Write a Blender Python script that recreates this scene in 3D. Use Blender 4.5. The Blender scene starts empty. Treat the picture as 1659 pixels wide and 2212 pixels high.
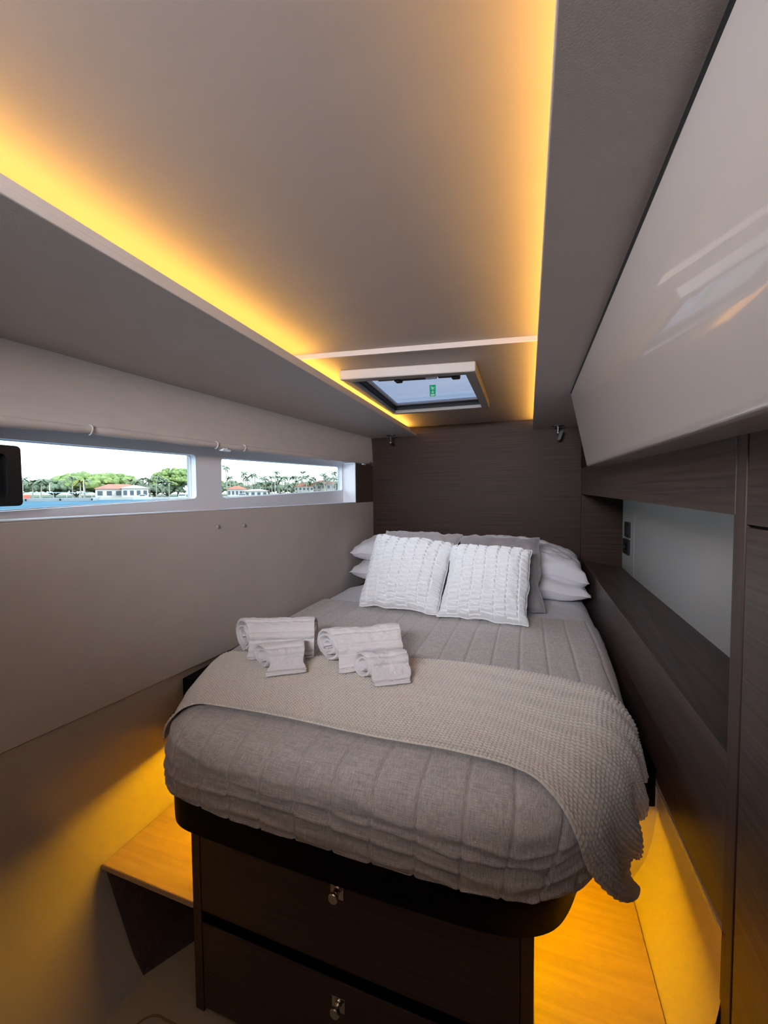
import bpy, bmesh, math, random
import numpy as np
from mathutils import Vector, Matrix

PI = math.pi
random.seed(7)
rng = np.random.RandomState(11)
SC = bpy.context.scene
COL = SC.collection
EYE = 1.43                      # eye height above the cabin floor; geometry below is written relative to the eye

# ------------------------------------------------------------------ camera
cam_d = bpy.data.cameras.new('camera')
cam = bpy.data.objects.new('camera', cam_d)
COL.objects.link(cam)
yaw, pitch, roll = 0.340044, -0.0437369, -0.0076587
fwd = Vector((-math.sin(yaw) * math.cos(pitch), math.cos(yaw) * math.cos(pitch), math.sin(pitch)))
r0 = Vector((math.cos(yaw), math.sin(yaw), 0))
u0 = r0.cross(fwd)
rt = r0 * math.cos(roll) + u0 * math.sin(roll)
up = -r0 * math.sin(roll) + u0 * math.cos(roll)
cam.matrix_world = Matrix(((rt.x, up.x, -fwd.x, 0), (rt.y, up.y, -fwd.y, 0), (rt.z, up.z, -fwd.z, EYE), (0, 0, 0, 1)))
cam_d.sensor_fit = 'VERTICAL'
cam_d.sensor_height = 36.0
cam_d.sensor_width = 27.0
cam_d.lens = 874.1 / 2212 * 36.0
cam_d.clip_start = 0.02
cam_d.clip_end = 5000
SC.camera = cam

# ------------------------------------------------------------------ view and sky
SC.view_settings.view_transform = 'Standard'
SC.view_settings.look = 'None'
SC.view_settings.gamma = 1.0
SC.view_settings.use_curve_mapping = False
SC.view_settings.exposure = 0.0
SC.cycles.use_denoising = True
SC.cycles.max_bounces = 8
SC.cycles.sample_clamp_indirect = 4.0

W = bpy.data.worlds.new('sky')
SC.world = W
W.use_nodes = True
nt = W.node_tree
nt.nodes.clear()
wo = nt.nodes.new('ShaderNodeOutputWorld')
bg = nt.nodes.new('ShaderNodeBackground')
tc = nt.nodes.new('ShaderNodeTexCoord')
sx = nt.nodes.new('ShaderNodeSeparateXYZ')
ramp = nt.nodes.new('ShaderNodeValToRGB')
ramp.color_ramp.elements[0].position = 0.0
ramp.color_ramp.elements[0].color = (0.80, 0.95, 1.0, 1)
ramp.color_ramp.elements[1].position = 0.7
ramp.color_ramp.elements[1].color = (0.55, 0.70, 1.0, 1)
mpg = nt.nodes.new('ShaderNodeMapping')
mpg.inputs['Scale'].default_value = (2, 2, 14)
nz = nt.nodes.new('ShaderNodeTexNoise')
nz.inputs['Scale'].default_value = 1.6
nz.inputs['Detail'].default_value = 5
cr = nt.nodes.new('ShaderNodeValToRGB')
cr.color_ramp.elements[0].position = 0.45
cr.color_ramp.elements[1].position = 0.75
mx = nt.nodes.new('ShaderNodeMix')
mx.data_type = 'RGBA'
mx.inputs['B'].default_value = (0.98, 0.99, 1, 1)
L = nt.links.new
L(tc.outputs['Generated'], sx.inputs[0])
L(sx.outputs['Z'], ramp.inputs[0])
L(tc.outputs['Generated'], mpg.inputs[0])
L(mpg.outputs[0], nz.inputs['Vector'])
L(nz.outputs['Fac'], cr.inputs[0])
L(cr.outputs[0], mx.inputs['Factor'])
L(ramp.outputs[0], mx.inputs['A'])
L(mx.outputs['Result'], bg.inputs[0])
L(bg.outputs[0], wo.inputs[0])
bg.inputs[1].default_value = 4.5


def lamp(name, kind, loc, rot, energy, color, size=None, size_y=None, portal=False, spread=None):
    d = bpy.data.lights.new(name, kind)
    o = bpy.data.objects.new(name, d)
    COL.objects.link(o)
    o.location = (loc[0], loc[1], loc[2] + EYE)
    o.rotation_euler = rot
    d.energy = energy
    d.color = color
    if kind == 'AREA':
        d.shape = 'RECTANGLE'
        d.size = size
        d.size_y = size_y
        if spread:
            d.spread = spread
        if portal:
            d.cycles.is_portal = True
    return o


sun = lamp('sun_lamp', 'SUN', (0, 0, 8), (0, math.radians(52), math.radians(12)), 3.4, (1.0, 0.95, 0.85))
sun.data.angle = 0.02
# two added lamps behind the camera, made up to brighten the bed
lamp('bed_fill', 'AREA', (-0.38, -0.70, 0.42), (math.radians(90), 0, 0), 13.5, (0.90, 0.92, 1.0), 0.7, 0.16, spread=math.radians(76))
lamp('cabin_fill', 'AREA', (-0.45, -0.85, 0.10), (math.radians(90), 0, 0), 0.30, (1.0, 0.90, 0.85), 0.9, 0.9)
lamp('hatch_portal', 'AREA', (-0.48, 1.93, 0.70), (0, 0, 0), 1, (1, 1, 1), 0.6, 0.75, portal=True)
lamp('window_portal', 'AREA', (-1.34, 0.9, 0.07), (0, math.radians(-90), 0), 1, (1, 1, 1), 0.24, 0.9, portal=True)
lamp('window_portal', 'AREA', (-1.34, 2.0, 0.09), (0, math.radians(-90), 0), 1, (1, 1, 1), 0.24, 1.3, portal=True)


# ------------------------------------------------------------------ materials
def mat(name, color, rough=0.6, metal=0.0, noise=None, bump=None, spec=0.5, coat=0.0, sheen=0.0, grain=None, emit=None, color2=None, trans=0.0, coat_rough=0.05):
    """noise: (scale vec, amount) colour variation; bump: (scale vec, strength, distance); grain: same as noise but line like."""
    m = bpy.data.materials.new(name)
    m.use_nodes = True
    n = m.node_tree
    b = n.nodes['Principled BSDF']
    b.inputs['Base Color'].default_value = (*color, 1)
    b.inputs['Roughness'].default_value = rough
    b.inputs['Metallic'].default_value = metal
    b.inputs['Specular IOR Level'].default_value = spec
    b.inputs['Coat Weight'].default_value = coat
    b.inputs['Coat Roughness'].default_value = coat_rough
    b.inputs['Sheen Weight'].default_value = sheen
    if emit:
        b.inputs['Emission Color'].default_value = (*emit[0], 1)
        b.inputs['Emission Strength'].default_value = emit[1]
    t = n.nodes.new('ShaderNodeTexCoord')

    def noi(scale, detail=4, rgh=0.55):
        mp = n.nodes.new('ShaderNodeMapping')
        mp.inputs['Scale'].default_value = scale
        q = n.nodes.new('ShaderNodeTexNoise')
        q.inputs['Scale'].default_value = 1
        q.inputs['Detail'].default_value = detail
        q.inputs['Roughness'].default_value = rgh
        n.links.new(t.outputs['Object'], mp.inputs[0])
        n.links.new(mp.outputs[0], q.inputs['Vector'])
        return q.outputs['Fac']
    if noise:
        f = noi(noise[0])
        r = n.nodes.new('ShaderNodeValToRGB')
        r.color_ramp.elements[0].position = 0.3
        r.color_ramp.elements[1].position = 0.7
        a = noise[1]
        c2 = color2 or tuple(min(1, c * (1 + a)) for c in color)
        c1 = color if color2 else tuple(c * (1 - a) for c in color)
        r.color_ramp.elements[0].color = (*c1, 1)
        r.color_ramp.elements[1].color = (*c2, 1)
        n.links.new(f, r.inputs[0])
        n.links.new(r.outputs[0], b.inputs['Base Color'])
    if bump:
        f = noi(bump[0], 3)
        bp = n.nodes.new('ShaderNodeBump')
        bp.inputs['Strength'].default_value = bump[1]
        bp.inputs['Distance'].default_value = bump[2]
        n.links.new(f, bp.inputs['Height'])
        n.links.new(bp.outputs[0], b.inputs['Normal'])
    return m


def glass(name, tint, rough=0.0, refl=0.08):
    m = bpy.data.materials.new(name)
    m.use_nodes = True
    n = m.node_tree
    n.nodes.clear()
    o = n.nodes.new('ShaderNodeOutputMaterial')
    t = n.nodes.new('ShaderNodeBsdfTransparent')
    t.inputs[0].default_value = (*tint, 1)
    g = n.nodes.new('ShaderNodeBsdfGlossy')
    g.inputs['Roughness'].default_value = rough
    x = n.nodes.new('ShaderNodeMixShader')
    lw = n.nodes.new('ShaderNodeLayerWeight')
    lw.inputs[0].default_value = 0.5
    pw_ = n.nodes.new('ShaderNodeMath')
    pw_.operation = 'POWER'
    pw_.inputs[1].default_value = 5.0
    n.links.new(lw.outputs['Facing'], pw_.inputs[0])
    ad = n.nodes.new('ShaderNodeMath')
    ad.operation = 'MULTIPLY_ADD'
    ad.inputs[1].default_value = 0.6
    ad.inputs[2].default_value = 0.03
    n.links.new(pw_.outputs[0], ad.inputs[0])
    n.links.new(ad.outputs[0], x.inputs[0])
    n.links.new(t.outputs[0], x.inputs[1])
    n.links.new(g.outputs[0], x.inputs[2])
    n.links.new(x.outputs[0], o.inputs[0])
    return m


M = {}
M['vinyl'] = mat('cream_vinyl', (0.50, 0.455, 0.43), 0.62, noise=((9, 9, 9), 0.03), bump=((420, 420, 420), 0.25, 0.0006))
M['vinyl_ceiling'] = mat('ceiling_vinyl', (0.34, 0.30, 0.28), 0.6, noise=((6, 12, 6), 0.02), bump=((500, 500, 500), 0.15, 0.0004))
M['liner'] = mat('moulded_liner', (0.50, 0.45, 0.41), 0.20, noise=((3, 3, 3), 0.02), bump=((5, 5, 5), 0.10, 0.01), coat=0.5, coat_rough=0.03)
M['locker'] = mat('glossy_white_lacquer', (0.66, 0.61, 0.58), 0.30, bump=((7, 7, 7), 0.06, 0.008), coat=1.0, coat_rough=0.02)
M['white_frame'] = mat('white_moulding', (0.80, 0.80, 0.84), 0.35, noise=((4, 4, 4), 0.02))
M['blind'] = mat('blind_fabric', (0.55, 0.50, 0.47), 0.85, noise=((12, 12, 40), 0.04), bump=((300, 300, 300), 0.3, 0.0008))
M['wood_x'] = mat('wenge_horizontal', (0.030, 0.015, 0.010), 0.55, spec=0.2, noise=((2.2, 60, 170), 0.45), bump=((3, 80, 240), 0.35, 0.0008))
M['wood_y'] = mat('wenge_fore_and_aft', (0.074, 0.052, 0.046), 0.42, spec=0.4, noise=((60, 2.2, 170), 0.35), bump=((80, 3, 240), 0.35, 0.0008))
M['wood_z'] = mat('wenge_vertical', (0.074, 0.050, 0.043), 0.5, spec=0.35, noise=((110, 110, 2.2), 0.25), bump=((160, 160, 3), 0.3, 0.0008))
M['wood_drawer'] = mat('drawer_veneer', (0.05, 0.028, 0.020), 0.4, noise=((2.2, 60, 150), 0.35), bump=((3, 80, 240), 0.3, 0.0008))
M['oak_floor'] = mat('pale_oak_laminate', (0.50, 0.36, 0.23), 0.38, noise=((3.5, 55, 20), 0.12), bump=((4, 120, 60), 0.15, 0.0006))
M['floor'] = mat('beige_sole', (0.45, 0.38, 0.29), 0.4, noise=((30, 30, 30), 0.05), bump=((200, 200, 200), 0.2, 0.0005))
M['black'] = mat('black_leatherette', (0.0025, 0.0025, 0.003), 0.6, spec=0.12, bump=((300, 300, 300), 0.2, 0.0005))
M['gap'] = mat('dark_recess', (0.004, 0.003, 0.003), 0.9)
M['black_plastic'] = mat('black_plastic', (0.01, 0.01, 0.012), 0.3)
M['rubber'] = mat('black_rubber', (0.012, 0.012, 0.012), 0.6)
M['metal'] = mat('polished_nickel', (0.75, 0.68, 0.58), 0.12, metal=1.0, noise=((40, 40, 40), 0.03))
M['chrome'] = mat('grey_steel', (0.35, 0.34, 0.34), 0.25, metal=1.0)
M['alu'] = mat('hatch_trim', (0.30, 0.265, 0.24), 0.4, noise=((8, 8, 8), 0.03))
M['led'] = mat('amber_led', (1, 0.8, 0.4), 0.5, emit=((1.0, 0.53, 0.08), 30.0))
M['led_low'] = mat('deep_amber_led', (1, 0.7, 0.2), 0.5, emit=((1.0, 0.47, 0.0), 200.0))
M['quilt'] = mat('oatmeal_linen', (0.63, 0.585, 0.565), 0.9, bump=((450, 450, 450), 0.4, 0.0008), sheen=0.15)
_n = M['quilt'].node_tree
_b = _n.nodes['Principled BSDF']
_t = _n.nodes['Texture Coordinate']
_prev = None
for _sc in ((30, 900, 900), (900, 60, 60)):     # slubs of weft and warp
    _mp = _n.nodes.new('ShaderNodeMapping')
    _mp.inputs['Scale'].default_value = _sc
    _q = _n.nodes.new('ShaderNodeTexNoise')
    _q.inputs['Scale'].default_value = 1
    _q.inputs['Detail'].default_value = 2
    _rp = _n.nodes.new('ShaderNodeMapRange')
    _rp.inputs['From Min'].default_value = 0.35
    _rp.inputs['From Max'].default_value = 0.65
    _rp.inputs['To Min'].default_value = 0.74
    _rp.inputs['To Max'].default_value = 1.10
    _n.links.new(_t.outputs['Object'], _mp.inputs[0])
    _n.links.new(_mp.outputs[0], _q.inputs['Vector'])
    _n.links.new(_q.outputs['Fac'], _rp.inputs['Value'])
    _mx = _n.nodes.new('ShaderNodeMix')
    _mx.data_type = 'RGBA'
    _mx.blend_type = 'MULTIPLY'
    _mx.inputs['Factor'].default_value = 1.0
    if _prev is None:
        _mx.inputs['A'].default_value = (0.63, 0.585, 0.565, 1)
    else:
        _n.links.new(_prev, _mx.inputs['A'])
    _n.links.new(_rp.outputs[0], _mx.inputs['B'])
    _prev = _mx.outputs['Result']
_n.links.new(_prev, _b.inputs['Base Color'])
M['sheet'] = mat('pale_cotton_sheet', (0.72, 0.70, 0.73), 0.8, bump=((500, 500, 500), 0.2, 0.0004), sheen=0.1)
M['pillow'] = mat('pale_grey_cotton', (0.70, 0.68, 0.71), 0.75, bump=((14, 14, 14), 0.35, 0.01), sheen=0.1)
M['throw'] = mat('cream_knit', (0.70, 0.635, 0.57), 0.95, noise=((160, 160, 160), 0.08), bump=((900, 900, 900), 0.5, 0.0008), sheen=0.2)
M['fluff'] = mat('white_plush', (0.86, 0.86, 0.87), 0.95, noise=((120, 120, 120), 0.03), bump=((700, 700, 700), 0.7, 0.0012), sheen=0.4)
M['grey_plush'] = mat('grey_plush', (0.25, 0.225, 0.235), 0.85, noise=((9, 9, 9), 0.22), bump=((500, 500, 500), 0.6, 0.0012), sheen=0.5)
M['terry'] = mat('white_terry', (0.86, 0.81, 0.81), 0.98, noise=((150, 150, 150), 0.04), bump=((650, 650, 650), 1.0, 0.0022), sheen=0.3)
M['panel_pale'] = mat('pale_grey_panel', (0.50, 0.50, 0.50), 0.35, noise=((5, 5, 5), 0.02), bump=((500, 500, 500), 0.15, 0.0004))
M['pane'] = glass('window_glass', (0.93, 0.98, 0.98))
M['hatch_pane'] = glass('tinted_acrylic', (0.36, 0.385, 0.44))
M['green'] = mat('green_sign', (0.0, 0.42, 0.20), 0.5, emit=((0.0, 0.55, 0.28), 0.35))
M['sign_white'] = mat('sign_white', (0.75, 0.9, 0.82), 0.5, emit=((0.6, 0.9, 0.75), 0.35))
M['water'] = mat('sea_water', (0.075, 0.14, 0.18), 0.6, spec=0.0, noise=((0.08, 0.08, 1), 0.25), bump=((1.4, 1.4, 1.4), 0.6, 0.1))
M['leaf_a'] = mat('broad_leaf_green', (0.10, 0.165, 0.055), 0.9, noise=((0.55, 0.55, 0.55), 0.3), color2=(0.25, 0.30, 0.08))
M['leaf_b'] = mat('dark_leaf_green', (0.08, 0.12, 0.075), 0.9, noise=((0.5, 0.5, 0.5), 0.3), color2=(0.17, 0.20, 0.11))
M['leaf_c'] = mat('yellow_palm_green', (0.22, 0.20, 0.03), 0.8)
M['palm_leaf'] = mat('palm_frond_green', (0.10, 0.14, 0.09), 0.8, noise=((0.5, 0.5, 0.5), 0.2), color2=(0.19, 0.22, 0.12))
M['trunk'] = mat('pale_trunk', (0.28, 0.25, 0.20), 0.9, noise=((1, 1, 4), 0.2))
M['wall_white'] = mat('white_render', (0.55, 0.49, 0.45), 0.8, noise=((0.3, 0.3, 0.3), 0.05))
M['roof_red'] = mat('red_roof_tiles', (0.36, 0.13, 0.08), 0.8, noise=((0.6, 0.6, 0.6), 0.15))
M['window_dark'] = mat('dark_window', (0.05, 0.07, 0.09), 0.2)
M['boat_white'] = mat('white_boat_paint', (0.5, 0.5, 0.49), 0.4, noise=((1, 1, 1), 0.03))
M['stone'] = mat('pale_seawall', (0.36, 0.34, 0.31), 0.85, noise=((0.5, 0.5, 0.5), 0.1))
M['boat_red'] = mat('red_canvas', (0.6, 0.1, 0.06), 0.7)


# ------------------------------------------------------------------ mesh helpers
class MB:
    def __init__(s):
        s.v = []
        s.f = []
        s.n = 0

    def add(s, vs, fs):
        b = s.n
        s.v.extend([tuple(map(float, p)) for p in vs])
        s.f.extend([tuple(b + i for i in f) for f in fs])
        s.n += len(vs)
        return s

    def box(s, x0, x1, y0, y1, z0, z1):
        return s.add([(x0, y0, z0), (x1, y0, z0), (x1, y1, z0), (x0, y1, z0), (x0, y0, z1), (x1, y0, z1), (x1, y1, z1), (x0, y1, z1)],
                     [(0, 3, 2, 1), (4, 5, 6, 7), (0, 1, 5, 4), (1, 2, 6, 5), (2, 3, 7, 6), (3, 0, 4, 7)])

    def hexa(s, p):   # 8 corners: bottom 4 ccw, top 4 ccw
        return s.add(p, [(0, 3, 2, 1), (4, 5, 6, 7), (0, 1, 5, 4), (1, 2, 6, 5), (2, 3, 7, 6), (3, 0, 4, 7)])

    def prism(s, poly, z0, z1):   # plan polygon extruded vertically
        n = len(poly)
        vs = [(x, y, z0) for x, y in poly] + [(x, y, z1) for x, y in poly]
        fs = [tuple(range(n - 1, -1, -1)), tuple(range(n, 2 * n))]
        fs += [(i, (i + 1) % n, n + (i + 1) % n, n + i) for i in range(n)]
        return s.add(vs, fs)

    def sweep(s, prof, y0, y1, cap=True):   # closed profile [(x,z)] extruded along Y
        n = len(prof)
        vs = [(x, y0, z) for x, z in prof] + [(x, y1, z) for x, z in prof]
        fs = [(i, (i + 1) % n, n + (i + 1) % n, n + i) for i in range(n)]
        if cap:
            fs += [tuple(range(n - 1, -1, -1)), tuple(range(n, 2 * n))]
        return s.add(vs, fs)

    def grid(s, P, wrap_u=False):   # P: (a,b,3)
        a, b, _ = P.shape
        base = s.n
        s.v.extend(map(tuple, P.reshape(-1, 3).tolist()))
        s.n += a * b
        for i in range(a - 1 + (1 if wrap_u else 0)):
            i2 = (i + 1) % a
            for j in range(b - 1):
                s.f.append((base + i * b + j, base + i2 * b + j, base + i2 * b + j + 1, base + i * b + j + 1))
        return s

    def tube(s, path, rad, seg=10, cap=True):
        path = [Vector(p) for p in path]
        rads = rad if isinstance(rad, (list, tuple)) else [rad] * len(path)
        rings = []
        for i, p in enumerate(path):
            d = (path[min(i + 1, len(path) - 1)] - path[max(i - 1, 0)]).normalized()
            a = d.orthogonal().normalized() if i == 0 else (a - d * a.dot(d)).normalized()
            b = d.cross(a)
            rings.append([p + (a * math.cos(2 * PI * k / seg) + b * math.sin(2 * PI * k / seg)) * rads[i] for k in range(seg)])
        vs = [q for r in rings for q in r]
        fs = []
        for i in range(len(path) - 1):
            for k in range(seg):
                fs.append((i * seg + k, i * seg + (k + 1) % seg, (i + 1) * seg + (k + 1) % seg, (i + 1) * seg + k))
        if cap:
            fs.append(tuple(range(seg - 1, -1, -1)))
            fs.append(tuple((len(path) - 1) * seg + k for k in range(seg)))
        return s.add(vs, fs)

    def lathe(s, prof, c, axis, seg=24):   # prof [(r, h)] about axis from c
        a = Vector(axis).normalized()
        u = a.orthogonal().normalized()
        w = a.cross(u)
        c = Vector(c)
        vs = []
        for r, h in prof:
            for k in range(seg):
                t = 2 * PI * k / seg
                vs.append(c + a * h + (u * math.cos(t) + w * math.sin(t)) * r)
        fs = []
        for i in range(len(prof) - 1):
            for k in range(seg):
                fs.append((i * seg + k, i * seg + (k + 1) % seg, (i + 1) * seg + (k + 1) % seg, (i + 1) * seg + k))
        fs.append(tuple(range(seg - 1, -1, -1)))
        fs.append(tuple((len(prof) - 1) * seg + k for k in range(seg)))
        return s.add(vs, fs)

    def build(s, name, m, parent=None, origin=None, smooth=False, bevel=0.0, auto=False):
        """mesh in world coordinates relative to the eye; origin = where the object's own origin stands"""
        root = parent
        while root is not None and root.parent is not None:
            root = root.parent
        if root is not None:
            o0 = root.get('_o') or (0, 0, 0)
            o0 = ORG[root.name]
        elif origin is not None:
            o0 = origin
        else:
            V = np.array(s.v)
            mn, mx_ = V.min(0), V.max(0)
            o0 = ((mn[0] + mx_[0]) / 2, (mn[1] + mx_[1]) / 2, mn[2])
        V = np.array(s.v) - np.array(o0)
        me = bpy.data.meshes.new(name)
        me.from_pydata(V.tolist(), [], s.f)
        me.update()
        bm = bmesh.new()
        bm.from_mesh(me)
        if len(bm.faces) < 30000:
            bmesh.ops.recalc_face_normals(bm, faces=bm.faces)
        bm.to_mesh(me)
        bm.free()
        if isinstance(m, str):
            m = M[m]
        me.materials.append(m)
        if smooth:
            me.polygons.foreach_set('use_smooth', [True] * len(me.polygons))
        o = bpy.data.objects.new(name, me)
        COL.objects.link(o)
        if parent is None:
            o.location = (o0[0], o0[1], o0[2] + EYE)
            ORG[o.name] = o0
        else:
            o.parent = parent
        if bevel:
            md = o.modifiers.new('bevel', 'BEVEL')
            md.width = bevel
            md.segments = 2
            md.limit_method = 'ANGLE'
            md.angle_limit = math.radians(40)
            md.harden_normals = False
        if smooth and auto:
            md = o.modifiers.new('weighted', 'WEIGHTED_NORMAL')
        return o


ORG = {}
_o1 = 'first second third fourth fifth sixth seventh eighth ninth tenth eleventh twelfth thirteenth fourteenth fifteenth sixteenth seventeenth eighteenth nineteenth twentieth'.split()
ORD = _o1 + ['twenty ' + w for w in _o1[:9]] + ['thirtieth'] + ['thirty ' + w for w in _o1[:9]] + ['fortieth', 'forty first', 'forty second']


def tag(o, label=None, cat=None, group=None, kind=None):
    if label:
        o['label'] = label
    if cat:
        o['category'] = cat
    if group:
        o['group'] = group
    if kind:
        o['kind'] = kind
    return o


def thing(name, loc, label, cat, group=None):
    o = bpy.data.objects.new(name, None)
    o.empty_display_size = 0.05
    COL.objects.link(o)
    o.location = (loc[0], loc[1], loc[2] + EYE)
    ORG[o.name] = loc
    return tag(o, label, cat, group)


def sroot(name, loc, label=None):
    o = thing(name, loc, label, None)
    o['kind'] = 'structure'
    return o


def struct(o, label=None):
    o['kind'] = 'structure'
    if label:
        o['label'] = label
    return o


def vnoise(x, y, seed=0):
    """smooth value noise in numpy, about -1..1"""
    r = np.random.RandomState(seed)
    T = r.uniform(-1, 1, (256, 256))
    xi = np.floor(x).astype(int)
    yi = np.floor(y).astype(int)
    fx = x - xi
    fy = y - yi
    fx = fx * fx * (3 - 2 * fx)
    fy = fy * fy * (3 - 2 * fy)
    a = T[xi % 256, yi % 256]
    b = T[(xi + 1) % 256, yi % 256]
    c = T[xi % 256, (yi + 1) % 256]
    d = T[(xi + 1) % 256, (yi + 1) % 256]
    return (a * (1 - fx) + b * fx) * (1 - fy) + (c * (1 - fx) + d * fx) * fy


def fbm(x, y, seed=0, oct=3):
    s = 0
    a = 1
    for k in range(oct):
        s = s + a * vnoise(x * 2 ** k, y * 2 ** k, seed + k)
        a *= 0.5
    return s / 1.75


def lerp(a, b, t):
    return a + (b - a) * t


def interp_path(pts, n):
    p = np.array(pts, float)
    d = np.r_[0, np.cumsum(np.linalg.norm(np.diff(p, axis=0), axis=1))]
    t = np.linspace(0, d[-1], n)
    return np.stack([np.interp(t, d, p[:, k]) for k in range(p.shape[1])], 1)


def chaikin(pts, n=2, closed=True):
    p = [tuple(q) for q in pts]
    for _ in range(n):
        q = []
        m = len(p)
        for i in range(m if closed else m - 1):
            a, b = p[i], p[(i + 1) % m]
            q.append((a[0] * .75 + b[0] * .25, a[1] * .75 + b[1] * .25))
            q.append((a[0] * .25 + b[0] * .75, a[1] * .25 + b[1] * .75))
        if not closed:
            q = [p[0]] + q + [p[-1]]
        p = q
    return p


# ================================================================== THE ROOM
XL = -1.152          # left wall
XR = 0.345           # plane of the right hand joinery
YH = 3.0             # headboard bulkhead
YB = -1.3            # bulkhead behind the photographer
FL = -1.43
ZS = 0.44            # underside of the side ceilings

o = struct(MB().box(-1.5, 0.9, YB, 3.1, FL - 0.05, FL).build('floor', 'floor', origin=(0, 1, FL)), 'beige cabin floor with inset access panel')
# access panel in the floor: rounded outline recess ring
ring_o = []
ring_i = []
cx, cy, hw, hd, rr = -0.66, 0.55, 0.33, 0.235, 0.05
for k in range(4):
    ccx = cx + (hw - rr) * (1 if k in (0, 3) else -1)
    ccy = cy + (hd - rr) * (1 if k in (0, 1) else -1)
    for j in range(7):
        a = k * PI / 2 + j * PI / 12
        ring_o.append((ccx + rr * math.cos(a), ccy + rr * math.sin(a)))
        ring_i.append((ccx + (rr - .006) * math.cos(a), ccy + (rr - .006) * math.sin(a)))
mb = MB()
n = len(ring_o)
mb.add([(x, y, FL + 0.0015) for x, y in ring_o] + [(x, y, FL + 0.0015) for x, y in ring_i] + [(x, y, FL) for x, y in ring_o] + [(x, y, FL) for x, y in ring_i],
       [(i, (i + 1) % n, n + (i + 1) % n, n + i) for i in range(n)] + [(i, 2 * n + i, 2 * n + (i + 1) % n, (i + 1) % n) for i in range(n)] + [(n + i, n + (i + 1) % n, 3 * n + (i + 1) % n, 3 * n + i) for i in range(n)])
M['seal'] = mat('floor_seal', (0.25, 0.17, 0.10), 0.5)
mb.build('floor_hatch_seal', 'seal', o)

# headboard bulkhead
hb = struct(MB().box(-1.27, 0.7, YH, YH + 0.03, FL, 0.528).build('wall_back', 'wood_x', origin=(-0.4, YH, FL)), 'dark wood panelled bulkhead at the head of the bed')
struct(MB().box(-1.6, 1.2, YB - 0.03, YB, FL, 0.62).build('wall_front', 'vinyl'), 'pale bulkhead behind the viewer')

# left wall padded panel, from the window sill down to the hull moulding
mb = MB()
yy = [YB, 0.56, 1.32, 2.1, YH]
zb = [-0.585, -0.60, -0.64, -0.66, -0.67]
mb2 = []
pts_in = [(XL, y, z) for y, z in zip(yy, zb)]
vs = []
for y, z in zip(yy, zb):
    vs += [(XL - 0.10, y, z), (XL - 0.004, y, z), (XL, y, z + 0.004), (XL, y, -0.062), (XL - 0.003, y, -0.058), (XL - 0.10, y, -0.058)]
fs = []
for i in range(len(yy) - 1):
    for k in range(6):
        fs.append((i * 6 + k, i * 6 + (k + 1) % 6, (i + 1) * 6 + (k + 1) % 6, (i + 1) * 6 + k))
fs += [tuple(range(5, -1, -1)), tuple(24 + k for k in range(6))]
mb.add(vs, fs)
wl = struct(mb.build('wall_left', 'vinyl', origin=(XL, 1, FL)), 'cream vinyl panel below the windows')
for y, z, s in ((1.286, -0.124, 1.0), (1.442, -0.130, 1.0), (2.64, -0.127, 0.75)):
    b = MB().lathe([(0.0075 * s, -0.002), (0.008 * s, 0.002), (0.006 * s, 0.005), (0.002 * s, 0.006)], (XL, y, z), (1, 0, 0), 16)
    b.build('screw_cap', 'alu', wl, smooth=True)

# moulded hull liner below the left panel (profile changes from the crease down to the floor)
prof = [(-1.158, -0.585), (-1.166, -0.66), (-1.182, -0.76), (-1.196, -0.86), (-1.203, -0.915), (-1.206, -0.93), (-1.214, -1.0), (-1.219, -1.08), (-1.217, -1.14), (-1.203, -1.2), (-1.175, -1.27), (-1.13, -1.35), (-1.07, FL)]
prof = chaikin(prof, 1, closed=False)
ys = [YB, 0.0, 0.3, 0.5, 0.7, 0.9, 1.2, 2.0, YH]
P = np.zeros((len(prof), len(ys), 3))
for i, (x, z) in enumerate(prof):
    for j, y in enumerate(ys):
        P[i, j] = (x + 0.03 * max(0, 0.55 - y) * max(0, min(1, (-z - 0.93) / 0.4)), y, z)
mb = MB().grid(P)
Q = P.copy()
Q[:, :, 0] -= 0.03
mb.grid(Q)
wll = struct(mb.build('wall_left_lower', 'liner', origin=(-1.2, 1, FL), smooth=True), 'glossy moulded hull liner under the left wall panel')

# window recess: sill, back panel with two rounded openings, end return
XW = -1.25
XG = -1.285


def rrect(y0, y1, zb0, zb1, zt0, zt1, r, n=6):
    """rounded quad in the YZ plane with sloping top/bottom edges, ccw list of (y,z)"""
    C = [(y0, zb0), (y1, zb1), (y1, zt1), (y0, zt0)]
    out = []
    for k in range(4):
        p = Vector(C[k])
        a = (Vector(C[k - 1]) - p).normalized()
        b = (Vector(C[(k + 1) % 4]) - p).normalized()
        for j in range(n + 1):
            t = j / n
            out.append(tuple(p + a * r * (1 - t) ** 2 + b * r * t ** 2))
    return out


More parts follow.
